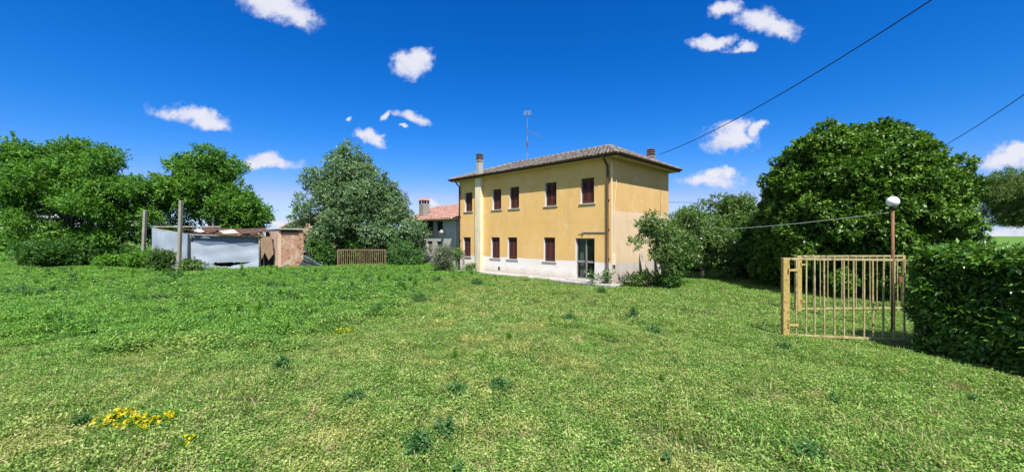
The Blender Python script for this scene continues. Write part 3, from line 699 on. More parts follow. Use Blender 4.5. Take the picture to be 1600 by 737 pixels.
# ivy-like base plants come later. TV aerial
a_px = 824
ax_, _ = fx(a_px, ym); ap = house.matrix_basis @ Vector((ax_, ym, RZ_ + .05))
ant = tag(empty('tv_aerial', ap), 'tall thin red and white television aerial mast standing on the roof ridge', 'aerial')
hgt = H + (368 - 173) / F * ap.y - ap.z
mb = MB(); 
for i in range(6): mb.tube([(0, 0, hgt * i / 6), (0, 0, hgt * (i + 1) / 6)], .035 - .0035 * i, 6, m=i % 2)
mb.build('mast', [M['steel'], M['rust']], ant)
mb = MB(); mb.tube([(-.05, -.45, hgt - .12), (.05, .5, hgt - .12)], .014, 5)
for i in range(8): mb.tube([(-.25 + .1 * 0, -.4 + i * .12, hgt - .12), (.25, -.4 + i * .12, hgt - .12)], .008, 4)
mb.build('antenna_array', M['steel'], ant)
mb = MB(); z = hgt * .57; mb.tube([(0, 0, z + .1), (1.0, .4, z - .25)], .012, 5)
for i in range(7): mb.tube([(.2 + .12 * i, -.2 + .05 * i, z + .03 - .04 * i), (.12 + .12 * i, .25 + .05 * i, z + .03 - .04 * i)], .007, 4)
mb.build('antenna_array', M['steel'], ant)
mb = MB(); mb.tube([(0, 0, hgt * .3), (0, 0, hgt * .38)], .07, 6); mb.build('mast_bracket', M['rust'], ant)

# pavement along the front
pv = MB(); o = house
mbp = MB(); mbp.box((-5.6, -.48, .02), (12.6, .92, .11), bev=.02); pav = mbp.build('pavement', M['concrete']); pav.location = C0; pav.rotation_euler = (0, 0, RZ); tag(pav, kind='structure')

# planks leaning on the side wall
def loc2w(x, y, z=0): return house.matrix_basis @ Vector((x, y, z))
house.matrix_basis = Matrix.Translation(C0) @ Matrix.Rotation(RZ, 4, 'Z')
for i, (y, w, h, ln, lab) in enumerate(((2.6, .22, 1.45, .35, 'grey weathered board leaning on the side wall, nearest the house corner'), (3.15, .3, 1.25, .5, 'dark wide board leaning askew on the side wall behind the fruit tree'), (4.3, .18, 1.5, .3, 'narrow weathered plank leaning on the far end of the side wall'))):
    p = loc2w(.45, y); q = loc2w(.04, y + .25 * (-1) ** i, h)
    mb = MB(); mb.bar((0, 0, 0), q - p, w, .035, bev=.006); ob = mb.build('plank', M['wood_old'] if i != 1 else M['dark_brown']); ob.location = p; tag(ob, lab, 'plank', 'boards leaning on the side wall')

# ------------------------------------------------------------------ grey house
gd = 1.5
grey = tag(empty('grey_house', loc2w(-12.0, gd), RZ), 'low old grey plastered house with terracotta tile roof left of the yellow farmhouse', 'house')
GL = 9.0; GE = 3.62; GR = 4.95; GW = 6.
def gxx(px): return fx(px, gd)[0] + 12.0
def gzz(px, py): return fz(px, py, gd)
gh_holes = []
for (a, b_, c, d) in ((667, 677, 345, 359.5), (682.5, 692, 345, 359.5), (668, 675.5, 376, 394), (682, 690, 376.5, 384), (667.5, 670.5, 406, 412)):
    gh_holes.append((gxx(a), gxx(b_), gzz((a + b_) / 2, d), gzz((a + b_) / 2, c)))
mb = MB(); wall_holes(mb, -GL, 0, -.1, GE, gh_holes, 0, .2, 0, 0)
mb.add([(0, 0, -.1), (0, GW, -.1), (0, GW, GE), (0, GW / 2, GR - .05), (0, 0, GE)], [(0, 1, 2, 3, 4)]); mb.add([(-GL, 0, -.1), (-GL, GW, -.1), (-GL, GW, GE), (-GL, GW / 2, GR - .05), (-GL, 0, GE)], [(4, 3, 2, 1, 0)])
mb.add([(-GL, GW, -.1), (0, GW, -.1), (0, GW, GE), (-GL, GW, GE)], [(3, 2, 1, 0)]); mb.build('wall', M['greywall'], grey)
for i, (a, b_, c, d) in enumerate(gh_holes):
    mb = MB(); 
    for s in (a + .025, b_ - .025): mb.box((s, .12, (c + d) / 2), (.05, .05, d - c))
    for s in (c + .025, d - .025): mb.box(((a + b_) / 2, .12, s), (b_ - a - .101, .048, .05))
    w = mb.build('window', M['dark_brown'] if i != 2 else M['wood_old'], grey)
    mb = MB()
    if i == 2:
        n = 9
        for q in range(n): mb.box(((a + b_) / 2, .11, c + .07 + (d - c - .14) * (q + .5) / n), (b_ - a - .1, .012, (d - c) / n * .8), rot=Matrix.Rotation(R(-30), 3, 'X'))
        mb.build('shutter', M['wood_old'], w)
    else:
        mb.box(((a + b_) / 2, .14, (c + d) / 2), (b_ - a - .1, .01, d - c - .1)); mb.build('pane', M['dark_inside'], w)
ge = [Vector((-GL - .3, -.45, GE - .05)), Vector((.25, -.45, GE - .05)), Vector((.25, GW + .3, GE - .05)), Vector((-GL - .3, GW + .3, GE - .05))]
g0, g1 = Vector((-GL - .3, GW / 2, GR)), Vector((.25, GW / 2, GR))
mb = MB()
for (a, b_, c, d) in ((ge[0], ge[1], g0, g1), (ge[2], ge[3], g1, g0)):
    V, Fc = slope('r', a, b_, c, d, None, None, tw=.22, amp=.075, step=.05); mb.add(V, Fc)
mb.add([(v.x, v.y, v.z - .03) for v in (*ge, g0, g1)], [(0, 1, 5, 4), (2, 3, 4, 5), (0, 4, 5, 1)], 1)
groof = mb.build('roof', [M['tile_red'], M['wood_old']], grey)
mb = MB(); ridge_caps(mb, g0, g1); mb.build('ridge_tiles', M['tile_red'], groof, True)
mb = MB(); cxg = gxx(654); cyg = .55; ztop = H + (368 - 319) / F * 34.5
mb.box((cxg, cyg, (3.6 + ztop) / 2), (.72, .6, ztop - 3.6), bev=.02); gch = mb.build('chimney', M['post_concrete'], groof)
mb = MB(); 
for sx in (-1, 1):
    for sy in (-1, 1): mb.box((cxg + sx * .28, cyg + sy * .22, ztop + .15), (.14, .14, .3))
mb.box((cxg, cyg, ztop + .14), (.3, .25, .28), 1)
vs_ = [(cxg - .48, cyg - .4, ztop + .3), (cxg + .48, cyg - .4, ztop + .3), (cxg + .48, cyg + .4, ztop + .3), (cxg - .48, cyg + .4, ztop + .3), (cxg - .4, cyg, ztop + .55), (cxg + .4, cyg, ztop + .55)]
mb.add(vs_, [(0, 1, 5, 4), (2, 3, 4, 5), (1, 2, 5), (3, 0, 4), (3, 2, 1, 0)], 2); mb.build('chimney_cap', [M['brick'], M['dark_inside'], M['tile_red']], gch)
mb = MB(); xp = gxx(714); mb.tube([(xp, -.52, GE), (xp, -.3, GE - .15), (xp, -.07, GE - .35), (xp, -.07, .1)], .06, 8); mb.build('downpipe', M['white'], grey, True)
mb = MB(); mb.tube([(-GL - .3, -.52, GE - .06), (.2, -.52, GE - .06)], .06, 8); mb.build('gutter', M['rust_bar'], grey, True)
mb = MB(); xl = gxx(695); zl = gzz(695, 364); mb.tube([(xl, 0, zl - .1), (xl, -.3, zl), (xl, -.3, zl + .1)], .03, 6); mb.lathe((xl, -.3, zl + .05), [(.02, .25), (.16, .1), (.18, 0), (.1, -.1), (.02, -.12)], 10); mb.build('wall_lamp', M['concrete'], grey)

# ------------------------------------------------------------------ barn behind, brick hut, tin shed
bz = 40.; bx0, bx1 = gx(433, bz), gx(530, bz); bm = (bx0 + bx1) / 2; 
barn = tag(empty('barn', (bm, bz, 0)), 'distant building with a red tiled gable roof behind the brick hut', 'barn')
hw = (bx1 - bx0) / 2; be, brd = 2.95, 4.35
mb = MB(); 
mb.add([(-hw + .3, 0, -.1), (hw - .3, 0, -.1), (hw - .3, 0, be), (0, 0, brd - .12), (-hw + .3, 0, be), (-hw + .3, 7, -.1), (hw - .3, 7, -.1), (hw - .3, 7, be), (0, 7, brd - .12), (-hw + .3, 7, be)], [(0, 1, 2, 3, 4), (9, 8, 7, 6, 5), (0, 4, 9, 5), (1, 6, 7, 2)])
mb.build('wall', M['pink'], barn)
mb = MB()
for sgn in (-1, 1):
    a, b_ = Vector((sgn * hw, -.4, be - .1)), Vector((sgn * hw, 7.4, be - .1)); c, d = Vector((0, -.4, brd)), Vector((0, 7.4, brd)); V, Fc = slope('r', a, b_, c, d, None, None, amp=.05); mb.add(V, Fc)
    mb.add([a - Vector((0, 0, .12)), b_ - Vector((0, 0, .12)), d - Vector((0, 0, .12)), c - Vector((0, 0, .12)), a, c], [(0, 1, 2, 3), (0, 3, 5, 4)], 1)
mb.build('roof', [M['tile_red'], M['rust_bar']], barn)

hutc = Vector((gx(435, 28.2), 28.2, 0)); hut = tag(empty('brick_hut', hutc, RZ), 'small crumbling brick and pink plaster hut with a flat slab roof beside the tin shed', 'hut')
# local x: towards the camera side right-down (.704,-.71) ; y: (.71,.704). Corner at origin: left face runs -x, right face runs +y
k = (409 - 800) / F; tl = (hutc.x - k * hutc.y) / (.704 + k * .71); tl = min(abs(tl), 3.4)
k = (470 - 800) / F; tr_ = (k * hutc.y - hutc.x) / (.71 - k * .704)
hh = H + (368 - 359) / F * 28.5
mb = MB(); mb.box((-tl / 2, .09, hh / 2 - .05), (tl, .18, hh + .1), 1, bev=.01); mb.box((-.09, tr_ / 2 + .09, hh / 2 - .05), (.18, tr_ - .18, hh + .1), 0, bev=.01)
mb.box((-tl + .09, tr_ / 2 + .09, hh / 2 - .05), (.18, tr_ - .18, hh + .1), 0); mb.box((-tl / 2, tr_ + .09, hh / 2 - .05), (tl, .18, hh + .1), 0); mb.build('wall', [M['brick'], M['pink']], hut)
mb = MB(); mb.box((-tl / 2 + .05, tr_ / 2 + .1, hh + .08), (tl + .2, tr_ + .3, .09), bev=.02); mb.build('roof', M['concrete'], hut)
mb = MB(); mb.box((.012, tr_ / 2, hh - .16), (.03, tr_ - .3, .28)); mb.build('lintel', M['dark_brown'], hut)

A = Vector((gx(237, 28.3), 28.3, 0)); B = Vector((gx(296, 25.9), 25.9, 0)); Cc = Vector((gx(404, 28.3), 28.3, 0)); Dd = Vector((gx(330, 33.), 33, 0))
shed = tag(empty('tin_shed', B), 'ramshackle tin shed patched with pale blue grey sheets under rusty roofing', 'shed')
hA, hB, hC = 2.87, 2.42, 2.26
def sheet(name, P0, P1, z0a, z0b, z1a, z1b, mat, bulge=.06, nu=40, nv=24, off=0., hole=None, topf=None, botf=None, th=.015, corr=0., seed=0):
    P0 = Vector(P0); P1 = Vector(P1); d = P1 - P0; n = Vector((d.y, -d.x, 0)).normalized(); 
    if n.y > 0: n = -n
    rs = random.Random(seed); ph = [rs.uniform(0, 6) for _ in range(6)]
    V = []; 
    for side in (0, 1):
        for i in range(nu + 1):
            for j in range(nv + 1):
                u, v = i / nu, j / nv; zt = z1a + (z1b - z1a) * u + (topf(u) if topf else 0); zb = z0a + (z0b - z0a) * u + (botf(u) if botf else 0)
                h = bulge * (math.sin(u * 7 + ph[0]) * math.sin(v * 4 + ph[1]) + .5 * math.sin(u * 15 + v * 6 + ph[2]) + .4 * math.sin(v * 11 - u * 5 + ph[3])) + corr * math.sin(u * d.length / .09 * math.pi)
                V.append(P0 + d * u + n * (off + h - side * th) + Vector((0, 0, zb + (zt - zb) * v)) - Vector(B))
    Fc = []; N1 = (nu + 1) * (nv + 1); keep = set()
    for i in range(nu):
        for j in range(nv):
            u, v = (i + .5) / nu, (j + .5) / nv
            if hole and hole(u, v): continue
            a = i * (nv + 1) + j; Fc.append((a, a + nv + 1, a + nv + 2, a + 1)); Fc.append((N1 + a, N1 + a + 1, N1 + a + nv + 2, N1 + a + nv + 1))
    return mesh_obj(name, V, Fc, mat, shed, True)
sheet('side_sheet', A, B, -.05, -.05, hA, hB, M['zinc'], .02, 40, 20, .0, seed=2, topf=lambda u: -.05 * math.sin(u * 3))
o = sheet('front_sheet', B + (Cc - B) * .02, Cc, -.05, .0, 1.92, 1.86, M['zinc'], .032, 80, 40, .10, seed=5,
      topf=lambda u: -.20 + .10 * math.cos(u * 11.0 + .4) * (1 - .4 * u) + .07 * math.cos(u * 5) + .03 * math.sin(u * 23),
      hole=lambda u, v: (.28 < u < .86) and abs(v - (.25 + .03 * math.sin(u * 9))) < .055 * math.sin((u - .28) / .58 * math.pi) ** .5 + (.03 if .32 < u < .6 else 0))
sheet('gap_shade_sheet', B + (Cc - B) * .01, Cc, -.05, -.05, hB - .08, hC - .08, M['zinc_dark'], .01, 20, 10, -.22, seed=8, hole=lambda u, v: .1 < v < .42 and .2 < u < .95)  # recessed sheet in darker zinc, painting shade into the gap above the front sheet
for p, h in ((A, hA), (B, hB), (Cc, hC), (Dd, 2.7)):
    mb = MB(); mb.bar(p - B + Vector((0, .1, -.05)), p - B + Vector((0, .1, h)), .09, .09, bev=.008); mb.build('post', M['wood_old'], shed)
for p, q, w in ((A - B + Vector((0.2, -.1, hA + .06)), Cc - B + Vector((-2.9, .3, hA + .08)), .09), (A - B + Vector((0, 0.05, hA - .05)), Vector((0, .05, hB - .05)), .08), (Vector((0, .05, hB - .05)), Cc - B + Vector((0, .05, hC - .05)), .08)):
    mb = MB(); mb.bar(p, q, w, w * .9, bev=.006); mb.build('beam', M['wood_old'], shed)
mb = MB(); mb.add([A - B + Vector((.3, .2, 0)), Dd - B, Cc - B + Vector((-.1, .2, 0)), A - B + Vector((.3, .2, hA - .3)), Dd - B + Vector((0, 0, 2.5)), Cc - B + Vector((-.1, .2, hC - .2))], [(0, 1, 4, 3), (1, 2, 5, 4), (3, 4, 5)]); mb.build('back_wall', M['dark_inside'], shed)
ps = MB(); q = (B - B) + Vector((-.02, -.06, 0)); ps.bar(q + Vector((.08, -.02, 0)), q + Vector((.08, -.02, hB - .1)), .05, .05); ps.build('corner_seam', M['dark_inside'], shed)  # near-black strip along the seam between side and front sheets
rr = random.Random(5)
def roofsheet(cen, l, w, yaw, pit, roll, mat):
    nu = 60; V = []
    Rm = Matrix.Rotation(yaw, 3, 'Z') @ Matrix.Rotation(pit, 3, 'X') @ Matrix.Rotation(roll, 3, 'Y'); ph = rr.uniform(0, 6)
    for sd in (0, .012):
        for i in range(nu + 1):
            for j in range(7):
                x = (i / nu - .5) * l; y = (j / 6 - .5) * w; z = .018 * math.sin(x / .075 * math.pi) + .05 * math.sin(x * 1.3 + y + ph) - sd; V.append(Rm @ Vector((x, y, z)) + Vector(cen))
    N1 = (nu + 1) * 7; Fc = []
    for i in range(nu):
        for j in range(6):
            a = i * 7 + j; Fc += [(a, a + 7, a + 8, a + 1), (N1 + a, N1 + a + 1, N1 + a + 8, N1 + a + 7)]
    for i in range(nu): Fc += [(i * 7, N1 + i * 7, N1 + i * 7 + 7, i * 7 + 7)]
    mesh_obj('roof_sheet', V, Fc, mat, shed, True)
ya = math.atan2(Cc.y - B.y, Cc.x - B.x)
specs = [(.5, 1.9, .24, 3.9, 1.7, 'rust_dark', 0, .02, 0), (.12, 1.3, .12, 1.5, 1.9, 'rust_dark', .1, .02, .02), (.06, .5, .10, .9, .9, 'rust_sheet', .4, -.05, .16), (.22, .45, .16, .8, .8, 'rust_dark', -.3, .1, -.14), (.34, .6, .10, 1.0, 1.3, 'rust_sheet', -.12, .02, .10),
         (.50, .55, .20, .9, 1.0, 'pale_sheet', .25, .10, -.06), (.62, .5, .10, 1.3, 1.2, 'rust_sheet', .02, .07, .05), (.78, .6, .22, 1.0, 1.2, 'rust_dark', .2, .12, -.10), (.88, .6, .08, 1.3, 1.4, 'rust_sheet', -.1, .0, .12), (-.12, 1.1, .16, .9, 1.4, 'rust_dark', .2, -.02, .12), (.10, .3, .2, .5, .5, 'pale_sheet', .6, .2, -.2), (.9, .3, .12, .6, .5, 'wood_old', .3, .05, -.1)]
for (u, dy, dz_, l, w, m_, yw, pt, rl) in specs:
    p = B.lerp(Cc, u) - B + Vector((-.3 * dy, dy, hB + (hC - hB) * u + dz_ + .02 + .08 * dy)); roofsheet(p, l, w, ya + yw, pt + .12, rl, M[m_])
# torn sheet between shed and hut
ts = MB(); p0 = Cc + Vector((.08, .05, 0)) - B
ts.add([p0 + Vector((0, 0, 2.2)), p0 + Vector((.75, .1, 2.25)), p0 + Vector((.9, .1, 1.0)), p0 + Vector((.55, .08, .55)), p0 + Vector((.3, .05, 1.1)), p0 + Vector((.1, 0, .6)), p0 + Vector((0, .02, 2.2)), p0 + Vector((.75, .12, 2.25)), p0 + Vector((.9, .12, 1.0)), p0 + Vector((.55, .1, .55)), p0 + Vector((.3, .07, 1.1)), p0 + Vector((.1, .02, .6))],
       [(0, 5, 4, 3, 2, 1), (6, 7, 8, 9, 10, 11), (0, 1, 7, 6), (1, 2, 8, 7), (2, 3, 9, 8), (3, 4, 10, 9), (4, 5, 11, 10), (5, 0, 6, 11)])
ts.build('torn_sheet', M['rust_bar'], shed)
mb = MB(); mb.box(Cc - B + Vector((.5, .75, 1.0)), (1.5, .06, 2.1), rot=Matrix.Rotation(.3, 3, 'Z')); mb.build('gap_shade_board', M['dark_inside'], shed)  # added dark board; its colour stands for the shade behind the torn sheet

def cpost(px0, py0, px1, py1, Z, w, label):
    a = at(px1, py1, Z); b_ = at(px0, py0, Z); a.z = -.2; mb = MB(); mb.bar(Vector((0, 0, 0)), b_ - a, w, w * .8, bev=.02); o = mb.build('concrete_post', M['post_concrete']); o.location = a; tag(o, label, 'post', 'concrete posts by the tin shed')
cpost(227, 328, 223, 405, 28.5, .22, 'shorter grey concrete post left of the tin shed among weeds')
cpost(283, 313, 279, 422, 25.2, .21, 'taller grey concrete post leaning slightly in front of the tin shed')

# ------------------------------------------------------------------ gates
def gate(name, label, P0, P1, h, z0, nb, postw, mat_p, mat_b, br, group=None, tilt=None, post2=True, bow=0.):
    P0 = Vector(P0); P1 = Vector(P1); d = P1 - P0; root = tag(empty(name, P0, math.atan2(d.y, d.x)), label, 'gate', group); L = d.length
    dzz = P1.z - P0.z
    for x, w in ((0, postw),) + (((L, postw * .6),) if post2 else ()):
        m = MB(); m.bar((x, 0, -.15), (x, 0, h + z0 + .02), w, w, bev=.008); m.build('post', mat_p, root)
    for z, w in ((h + z0 - .0, .05), (z0 + .02, .05)):
        m = MB(); n = 10; pts = [Vector((postw / 2 + (L - postw * .8) * i / n, 0, z + bow * math.sin(i / n * 3.14) + random.uniform(-.003, .003))) for i in range(n + 1)]
        for a, b_ in zip(pts, pts[1:]): m.bar(a, b_, .035, w, bev=.003)
        m.build('rail', mat_b, root)
    if nb < 20:
        for z in (z0 + .25, z0 + h - .25):
            m = MB(); m.bar((postw * .4, -postw * .35, z), (postw + .12, -.03, z), .02, .05, bev=.003); m.tube([(postw * .3, -postw * .5 - .012, z - .05), (postw * .3, -postw * .5 - .012, z + .05)], .016, 8); m.build('hinge', M['gate'], root)
        m = MB(); m.box((L - postw * .9, -.035, z0 + h * .55), (.10, .05, .16), bev=.006); m.build('latch', M['rust'], root)
    rs = random.Random(nb)
    for i in range(nb):
        x = postw + (L - postw * 1.4) * (i + .5) / nb + rs.uniform(-.012, .012); lean = rs.uniform(-.012, .012)
        m = MB(); m.bar((x, 0, z0 + .04), (x + lean, 0, h + z0 - .02), br, br * .9, bev=.003); m.build('bar', mat_b, root)
    return root
near_l = Vector((gx(1227, 8.92), 8.92, -.02)); near_r = Vector((gx(1441, 8.40), 8.40, -.02))
gate('metal_gate', 'weathered yellow metal gate leaf of vertical bars ending in the hedge, nearest the camera', near_l, near_r, 1.72, .07, 13, .13, M['gate'], M['gate_bar'], .030, 'leaves of the open yellow gate')
far_l = Vector((gx(1247, 12.0), 12.0, -.06)); far_r = Vector((gx(1411, 12.15), 12.15, -.06))
gate('metal_gate', 'weathered yellow metal gate leaf standing further back behind the nearer one', far_l, far_r, 1.60, .13, 14, .14, M['gate'], M['gate_bar'], .026, 'leaves of the open yellow gate')
gl = Vector((gx(528, 30.5), 29.3, 0)); gl.x = gx(528, 29.3); gr_ = Vector((gx(603, 29.0), 29.0, 0))
gate('metal_gate', 'low rusty metal gate of many close bars under the grey green tree', gl, gr_, 1.15, .12, 24, .07, M['rust_bar'], M['rust_bar'], .035)

# globe lamp
lp = Vector((gx(1395, 9.6), 9.6, 0)); lh = H + (368 - 323) / F * 9.6
lamp = tag(empty('garden_lamp', lp), 'garden lamp with white glass globe on a thin rust brown pole behind the gate', 'lamp')
mb = MB(); mb.tube([(0, 0, -.1), (0, 0, lh)], [.04, .032], 10); mb.build('pole', M['lamp_pole'], lamp, True)
mb = MB(); mb.lathe((0, 0, lh), [(.034, -.06), (.07, -.04), (.075, .02), (.04, .03)], 14); mb.build('collar', M['dark_brown'], lamp, True)
gr = .128; prof = [(max(.001, gr * math.sin(math.pi * i / 18)), lh + .128 - gr * math.cos(math.pi * i / 18)) for i in range(19)]
mb = MB(); mb.lathe((0, 0, 0), prof, 28); mb.build('globe', M['globe'], lamp, True)

# tarp covered heap between hut and tree
tp = Vector((gx(487, 29.4), 29.4, 0)); mb = MB()
mb.add([(-1.0, -.3, 0), (.9, -.4, 0), (-.75, .5, 1.05), (-.55, .4, 1.0), (.7, .6, .25), (-1.1, .9, 0), (.9, 1, 0), (-.9, 0, .8), (.2, .0, .55)], [(0, 1, 8, 7), (7, 8, 3, 2), (8, 1, 4), (8, 4, 3), (0, 7, 2, 5), (4, 1, 6), (2, 3, 4, 6, 5)])
o = mb.build('tarpaulin', M['tarp']); o.location = tp; tag(o, 'dark green tarpaulin thrown over a sloping heap right of the brick hut', 'tarpaulin')
mb = MB(); mb.bar((-.50, -.45, .95), (1.05, -.5, .1), .06, .04); o = mb.build('plank', M['zinc_dark']); o.location = tp; tag(o, 'long grey board lying aslant over the dark green tarpaulin', 'plank')

# posts/small things near the left corner of the house
sp = ground(724, 422); mb = MB(); mb.bar((0, 0, -.1), (.02, 0, 1.35), .14, .12, bev=.01); o = mb.build('stub_post', M['wood_old']); o.location = sp; tag(o, 'short grey wooden post in front of the left corner of the yellow house', 'post')

# ------------------------------------------------------------------ cables
def cable(name, label, A_, B_, sag, r, mat, n=48):
    A_ = Vector(A_); B_ = Vector(B_); pts = [A_.lerp(B_, i / n) - A_ - Vector((0, 0, sag * 4 * (i / n) * (1 - i / n))) for i in range(n + 1)]
    mb = MB(); mb.tube(pts, r, 6); o = mb.build(name, mat, None, True); o.location = A_; tag(o, label, 'cable')
cable('overhead_cable', 'thick black overhead cable rising from the farmhouse roof to the top right of the sky', at(1030, 241, 23.), at(1790, -225, 6.5), .5, .016, M['cable_black'])
cable('overhead_cable', 'black overhead cable slanting up from behind the big round tree at the right edge', at(1440, 246, 22), at(1900, -70, 7), .25, .015, M['cable_black'])
cable('lamp_cable', 'thin pale cable strung from the globe lamp pole towards the fruit trees', at(1388, 332, 9.6), at(1125, 358, 16), .05, .009, M['cable_white'])
cable('power_line', 'faint thin distant power line crossing the sky right of the farmhouse', at(1000, 314, 60), at(1700, 309, 60), .6, .03, M['cable_black'])

# ------------------------------------------------------------------ trees
def env(px, py, Z, rx, ry, rz, w=None): p = at(px, py, Z); return (p.x, p.y, p.z, rx, ry, rz) + ((w,) if w else ())
tree('robinia_tree', 'broad feathery green tree filling the left edge beyond the lawn', 'tree', (gx(105, 32), 32, 0), (gx(110, 32), 32, 6.5), .28,
     [env(105, 305, 32, 5.2, 4, 3.9, 4), env(28, 298, 31, 2.2, 2.2, 2.4, .8), env(195, 325, 32, 3.1, 3, 2.9, 1.8), env(60, 258, 32, 2.2, 2, 1.9, .7), env(120, 248, 32, 2.6, 2, 2.0, .9), env(170, 268, 32, 2.2, 2, 1.9, .7), env(105, 378, 31, 3.9, 2.2, 1.1, 1.1)], 125, .80, 175, (.24, .10), M['robinia'], k=7, twig=.5, nl=26, fill=.8, outl=110, droop=.25, zmin=.7, flat=.6, shell=(.4, 1.))
tree('robinia_tree', 'rounded feathery green tree behind the tin shed', 'tree', (gx(335, 34), 34, 0), (gx(335, 34), 34, 6.), .24,
     [env(335, 312, 34, 3.9, 3.2, 3.3, 3), env(300, 290, 34, 2.2, 2, 2.2), env(340, 268, 34, 2.1, 2, 1.6), env(385, 330, 34, 2.1, 2, 2.0), env(278, 335, 34, 2.0, 2, 2.2, .8)], 88, .75, 175, (.24, .10), M['robinia'], k=7, twig=.5, nl=18, fill=1.2, outl=90, droop=.2, zmin=.9, flat=.6, shell=(.4, 1.))
tree('poplar_tree', 'tall grey green tree with fine leaves between the brick hut and grey house', 'tree', (gx(560, 32), 32, 0), (gx(552, 32), 32, 7.5), .26,
     [env(548, 262, 32, 1.6, 1.8, 1.8, 1.5), env(585, 295, 32, 1.5, 1.6, 1.5, .8), env(560, 320, 32, 3.6, 2.8, 2.8, 4), env(510, 335, 31.5, 1.9, 2, 2.4, 1.4), env(618, 352, 31.5, 2.1, 2, 1.7, 1.5), env(640, 372, 31.3, 1.1, 1.2, 1.3, .7), env(490, 375, 31, 1.5, 1.4, 1.6, .8), env(505, 285, 32, 1.2, 1.1, 1.3, .7), env(595, 318, 32, 1.7, 1.6, 1.5, .9), env(560, 365, 31.5, 3.8, 2, 1.0, 1.2)], 135, .62, 260, (.17, .09), M['poplar'], k=6, twig=.38, nl=24, fill=4, outl=110, zmin=1.3, shell=(.5, 1.0))
tree('magnolia_tree', 'huge round broadleaved evergreen tree with glossy leaves behind the gate', 'tree', (14.1, 16.3, 0), (14.1, 16.3, 4.6), .3,
     [(14.05, 16.3, 3.75, 3.1, 3.1, 2.95, 6), (14.05, 16.2, 1.7, 3.3, 3.15, 1.5, 3.2), (13.9, 16.3, 5.1, 2.25, 2.25, 1.75, 1.2)], 350, .40, 640, (.145, .07), M['magnolia'], k=9, twig=.10, nl=14, fill=22, zmin=.4, shell=(.86, 1.0), up=1.2, spread=1.1, outl=90, dome=((13.95, 16.35, 3.15), (2.92, 2.92, 3.22), 300, .40))
tree('fruit_tree', 'small leaning fruit tree with sparse leaves in front of the side wall', 'tree', (gx(1048, 17.2), 17.2, 0), (gx(1040, 17.4), 17.4, 2.4), .065,
     [env(1060, 368, 17.4, .85, .7, .85, 1.4), env(1022, 355, 17.3, .62, .6, .62, .8), env(1000, 378, 17.2, .45, .4, .45, .5), env(1062, 405, 17.3, .75, .6, .8, 1.2), env(1040, 385, 17.3, .7, .6, .6, .9), env(1085, 350, 17.8, .6, .6, .7)], 66, .25, 620, (.10, .05), M['fruit'], k=6, twig=.2, nl=16, zmin=.4, shell=(.3, .95), outl=20)
tree('fruit_tree', 'fruit tree with upright shoots just right of the farmhouse side wall', 'tree', (gx(1098, 21), 21, 0), (gx(1098, 21), 21, 2.9), .11,
     [env(1095, 368, 21, 1.6, 1.2, 1.4, 2), env(1072, 345, 21, .9, .8, .8), env(1110, 405, 21, 1.3, 1, .7)], 44, .42, 360, (.13, .065), M['fruit'], k=6, twig=.25, nl=14, zmin=.8, shell=(.3, .95), fill=14, outl=18)
tree('fruit_tree', 'tallest fruit tree with ragged top against the sky left of the round tree', 'tree', (gx(1150, 22), 22, 0), (gx(1150, 22), 22, 3.4), .12,
     [env(1150, 350, 22, 1.7, 1.3, 1.6, 2), env(1120, 328, 22, .8, .8, .8), env(1160, 330, 22, 1.0, .8, .7), env(1150, 398, 22, 1.6, 1, .9)], 52, .45, 360, (.14, .07), M['fruit'], k=6, twig=.26, nl=14, zmin=.8, shell=(.3, .95), fill=14, outl=26)
tree('fruit_tree', 'shaded fruit tree tucked against the left flank of the round tree', 'tree', (gx(1192, 20), 20, 0), (gx(1192, 20), 20, 3), .11,
     [env(1185, 375, 20, 1.3, 1.2, 1.5, 2), env(1200, 410, 19, 1.5, 1, .8)], 30, .45, 330, (.15, .075), M['shrub'], k=6, twig=.26, nl=10, zmin=.5, shell=(.3, .95), fill=14)
tree('pine_tree', 'spreading grey green tree at the right edge beyond the hedge', 'tree', (gx(1640, 27), 27, 0), (gx(1625, 27), 27, 6), .35,
     [env(1610, 300, 27, 3.2, 2.4, 1.25, 3), env(1565, 300, 27, 1.2, 1.2, 1.2), env(1590, 335, 27, 1.3, 1.2, .5)], 80, .55, 330, (.16, .03), M['pine'], k=12, twig=.3, nl=16, zmin=3.2, fill=9, spread=1., shell=(.4, .95))

shrub('shrub', 'dark rounded shrub at the foot of the left tree', (gx(82, 29), 29, 0), [(gx(82, 29), 29.2, 1.05, 2.4, 1.6, 1.15), (gx(45, 29.5), 29.5, .8, 1.2, 1, .8)], 48, .55, 230, (.17, .09), M['shrub'], fill=30, group='shrubs along the far lawn edge')
shrub('shrub', 'deep shaded thicket between the left tree and the concrete post', (gx(165, 31), 31, 0), [(gx(165, 31), 31, .9, 3.0, 1.2, 1.0)], 40, .55, 190, (.17, .09), M['shrub'], fill=30, group='shrubs along the far lawn edge')
shrub('nettle_bush', 'bright green weeds heaped left of the tin shed', (gx(195, 28), 28, 0), [(gx(180, 28), 28, .45, 1.9, .8, .45), (gx(225, 27.6), 27.6, .55, .9, .7, .6)], 50, .32, 420, (.15, .08), M['nettle'], 'weeds', fill=60)
shrub('elder_bush', 'leafy young bush in front of the pale tin shed side', (gx(256, 25.2), 25.2, 0), [(gx(256, 25.2), 25.2, .7, .75, .5, .85), (gx(296, 25), 25, .35, .8, .4, .35)], 34, .25, 520, (.14, .07), M['fruit'], 'bush', fill=20)
shrub('shrub', 'low dark growth under the grey green tree left of the rusty gate', (gx(508, 30), 30, 0), [(gx(508, 30), 30, .9, 1.2, .8, 1.0)], 22, .45, 260, (.15, .08), M['shrub'], fill=30, group='shrubs along the far lawn edge')
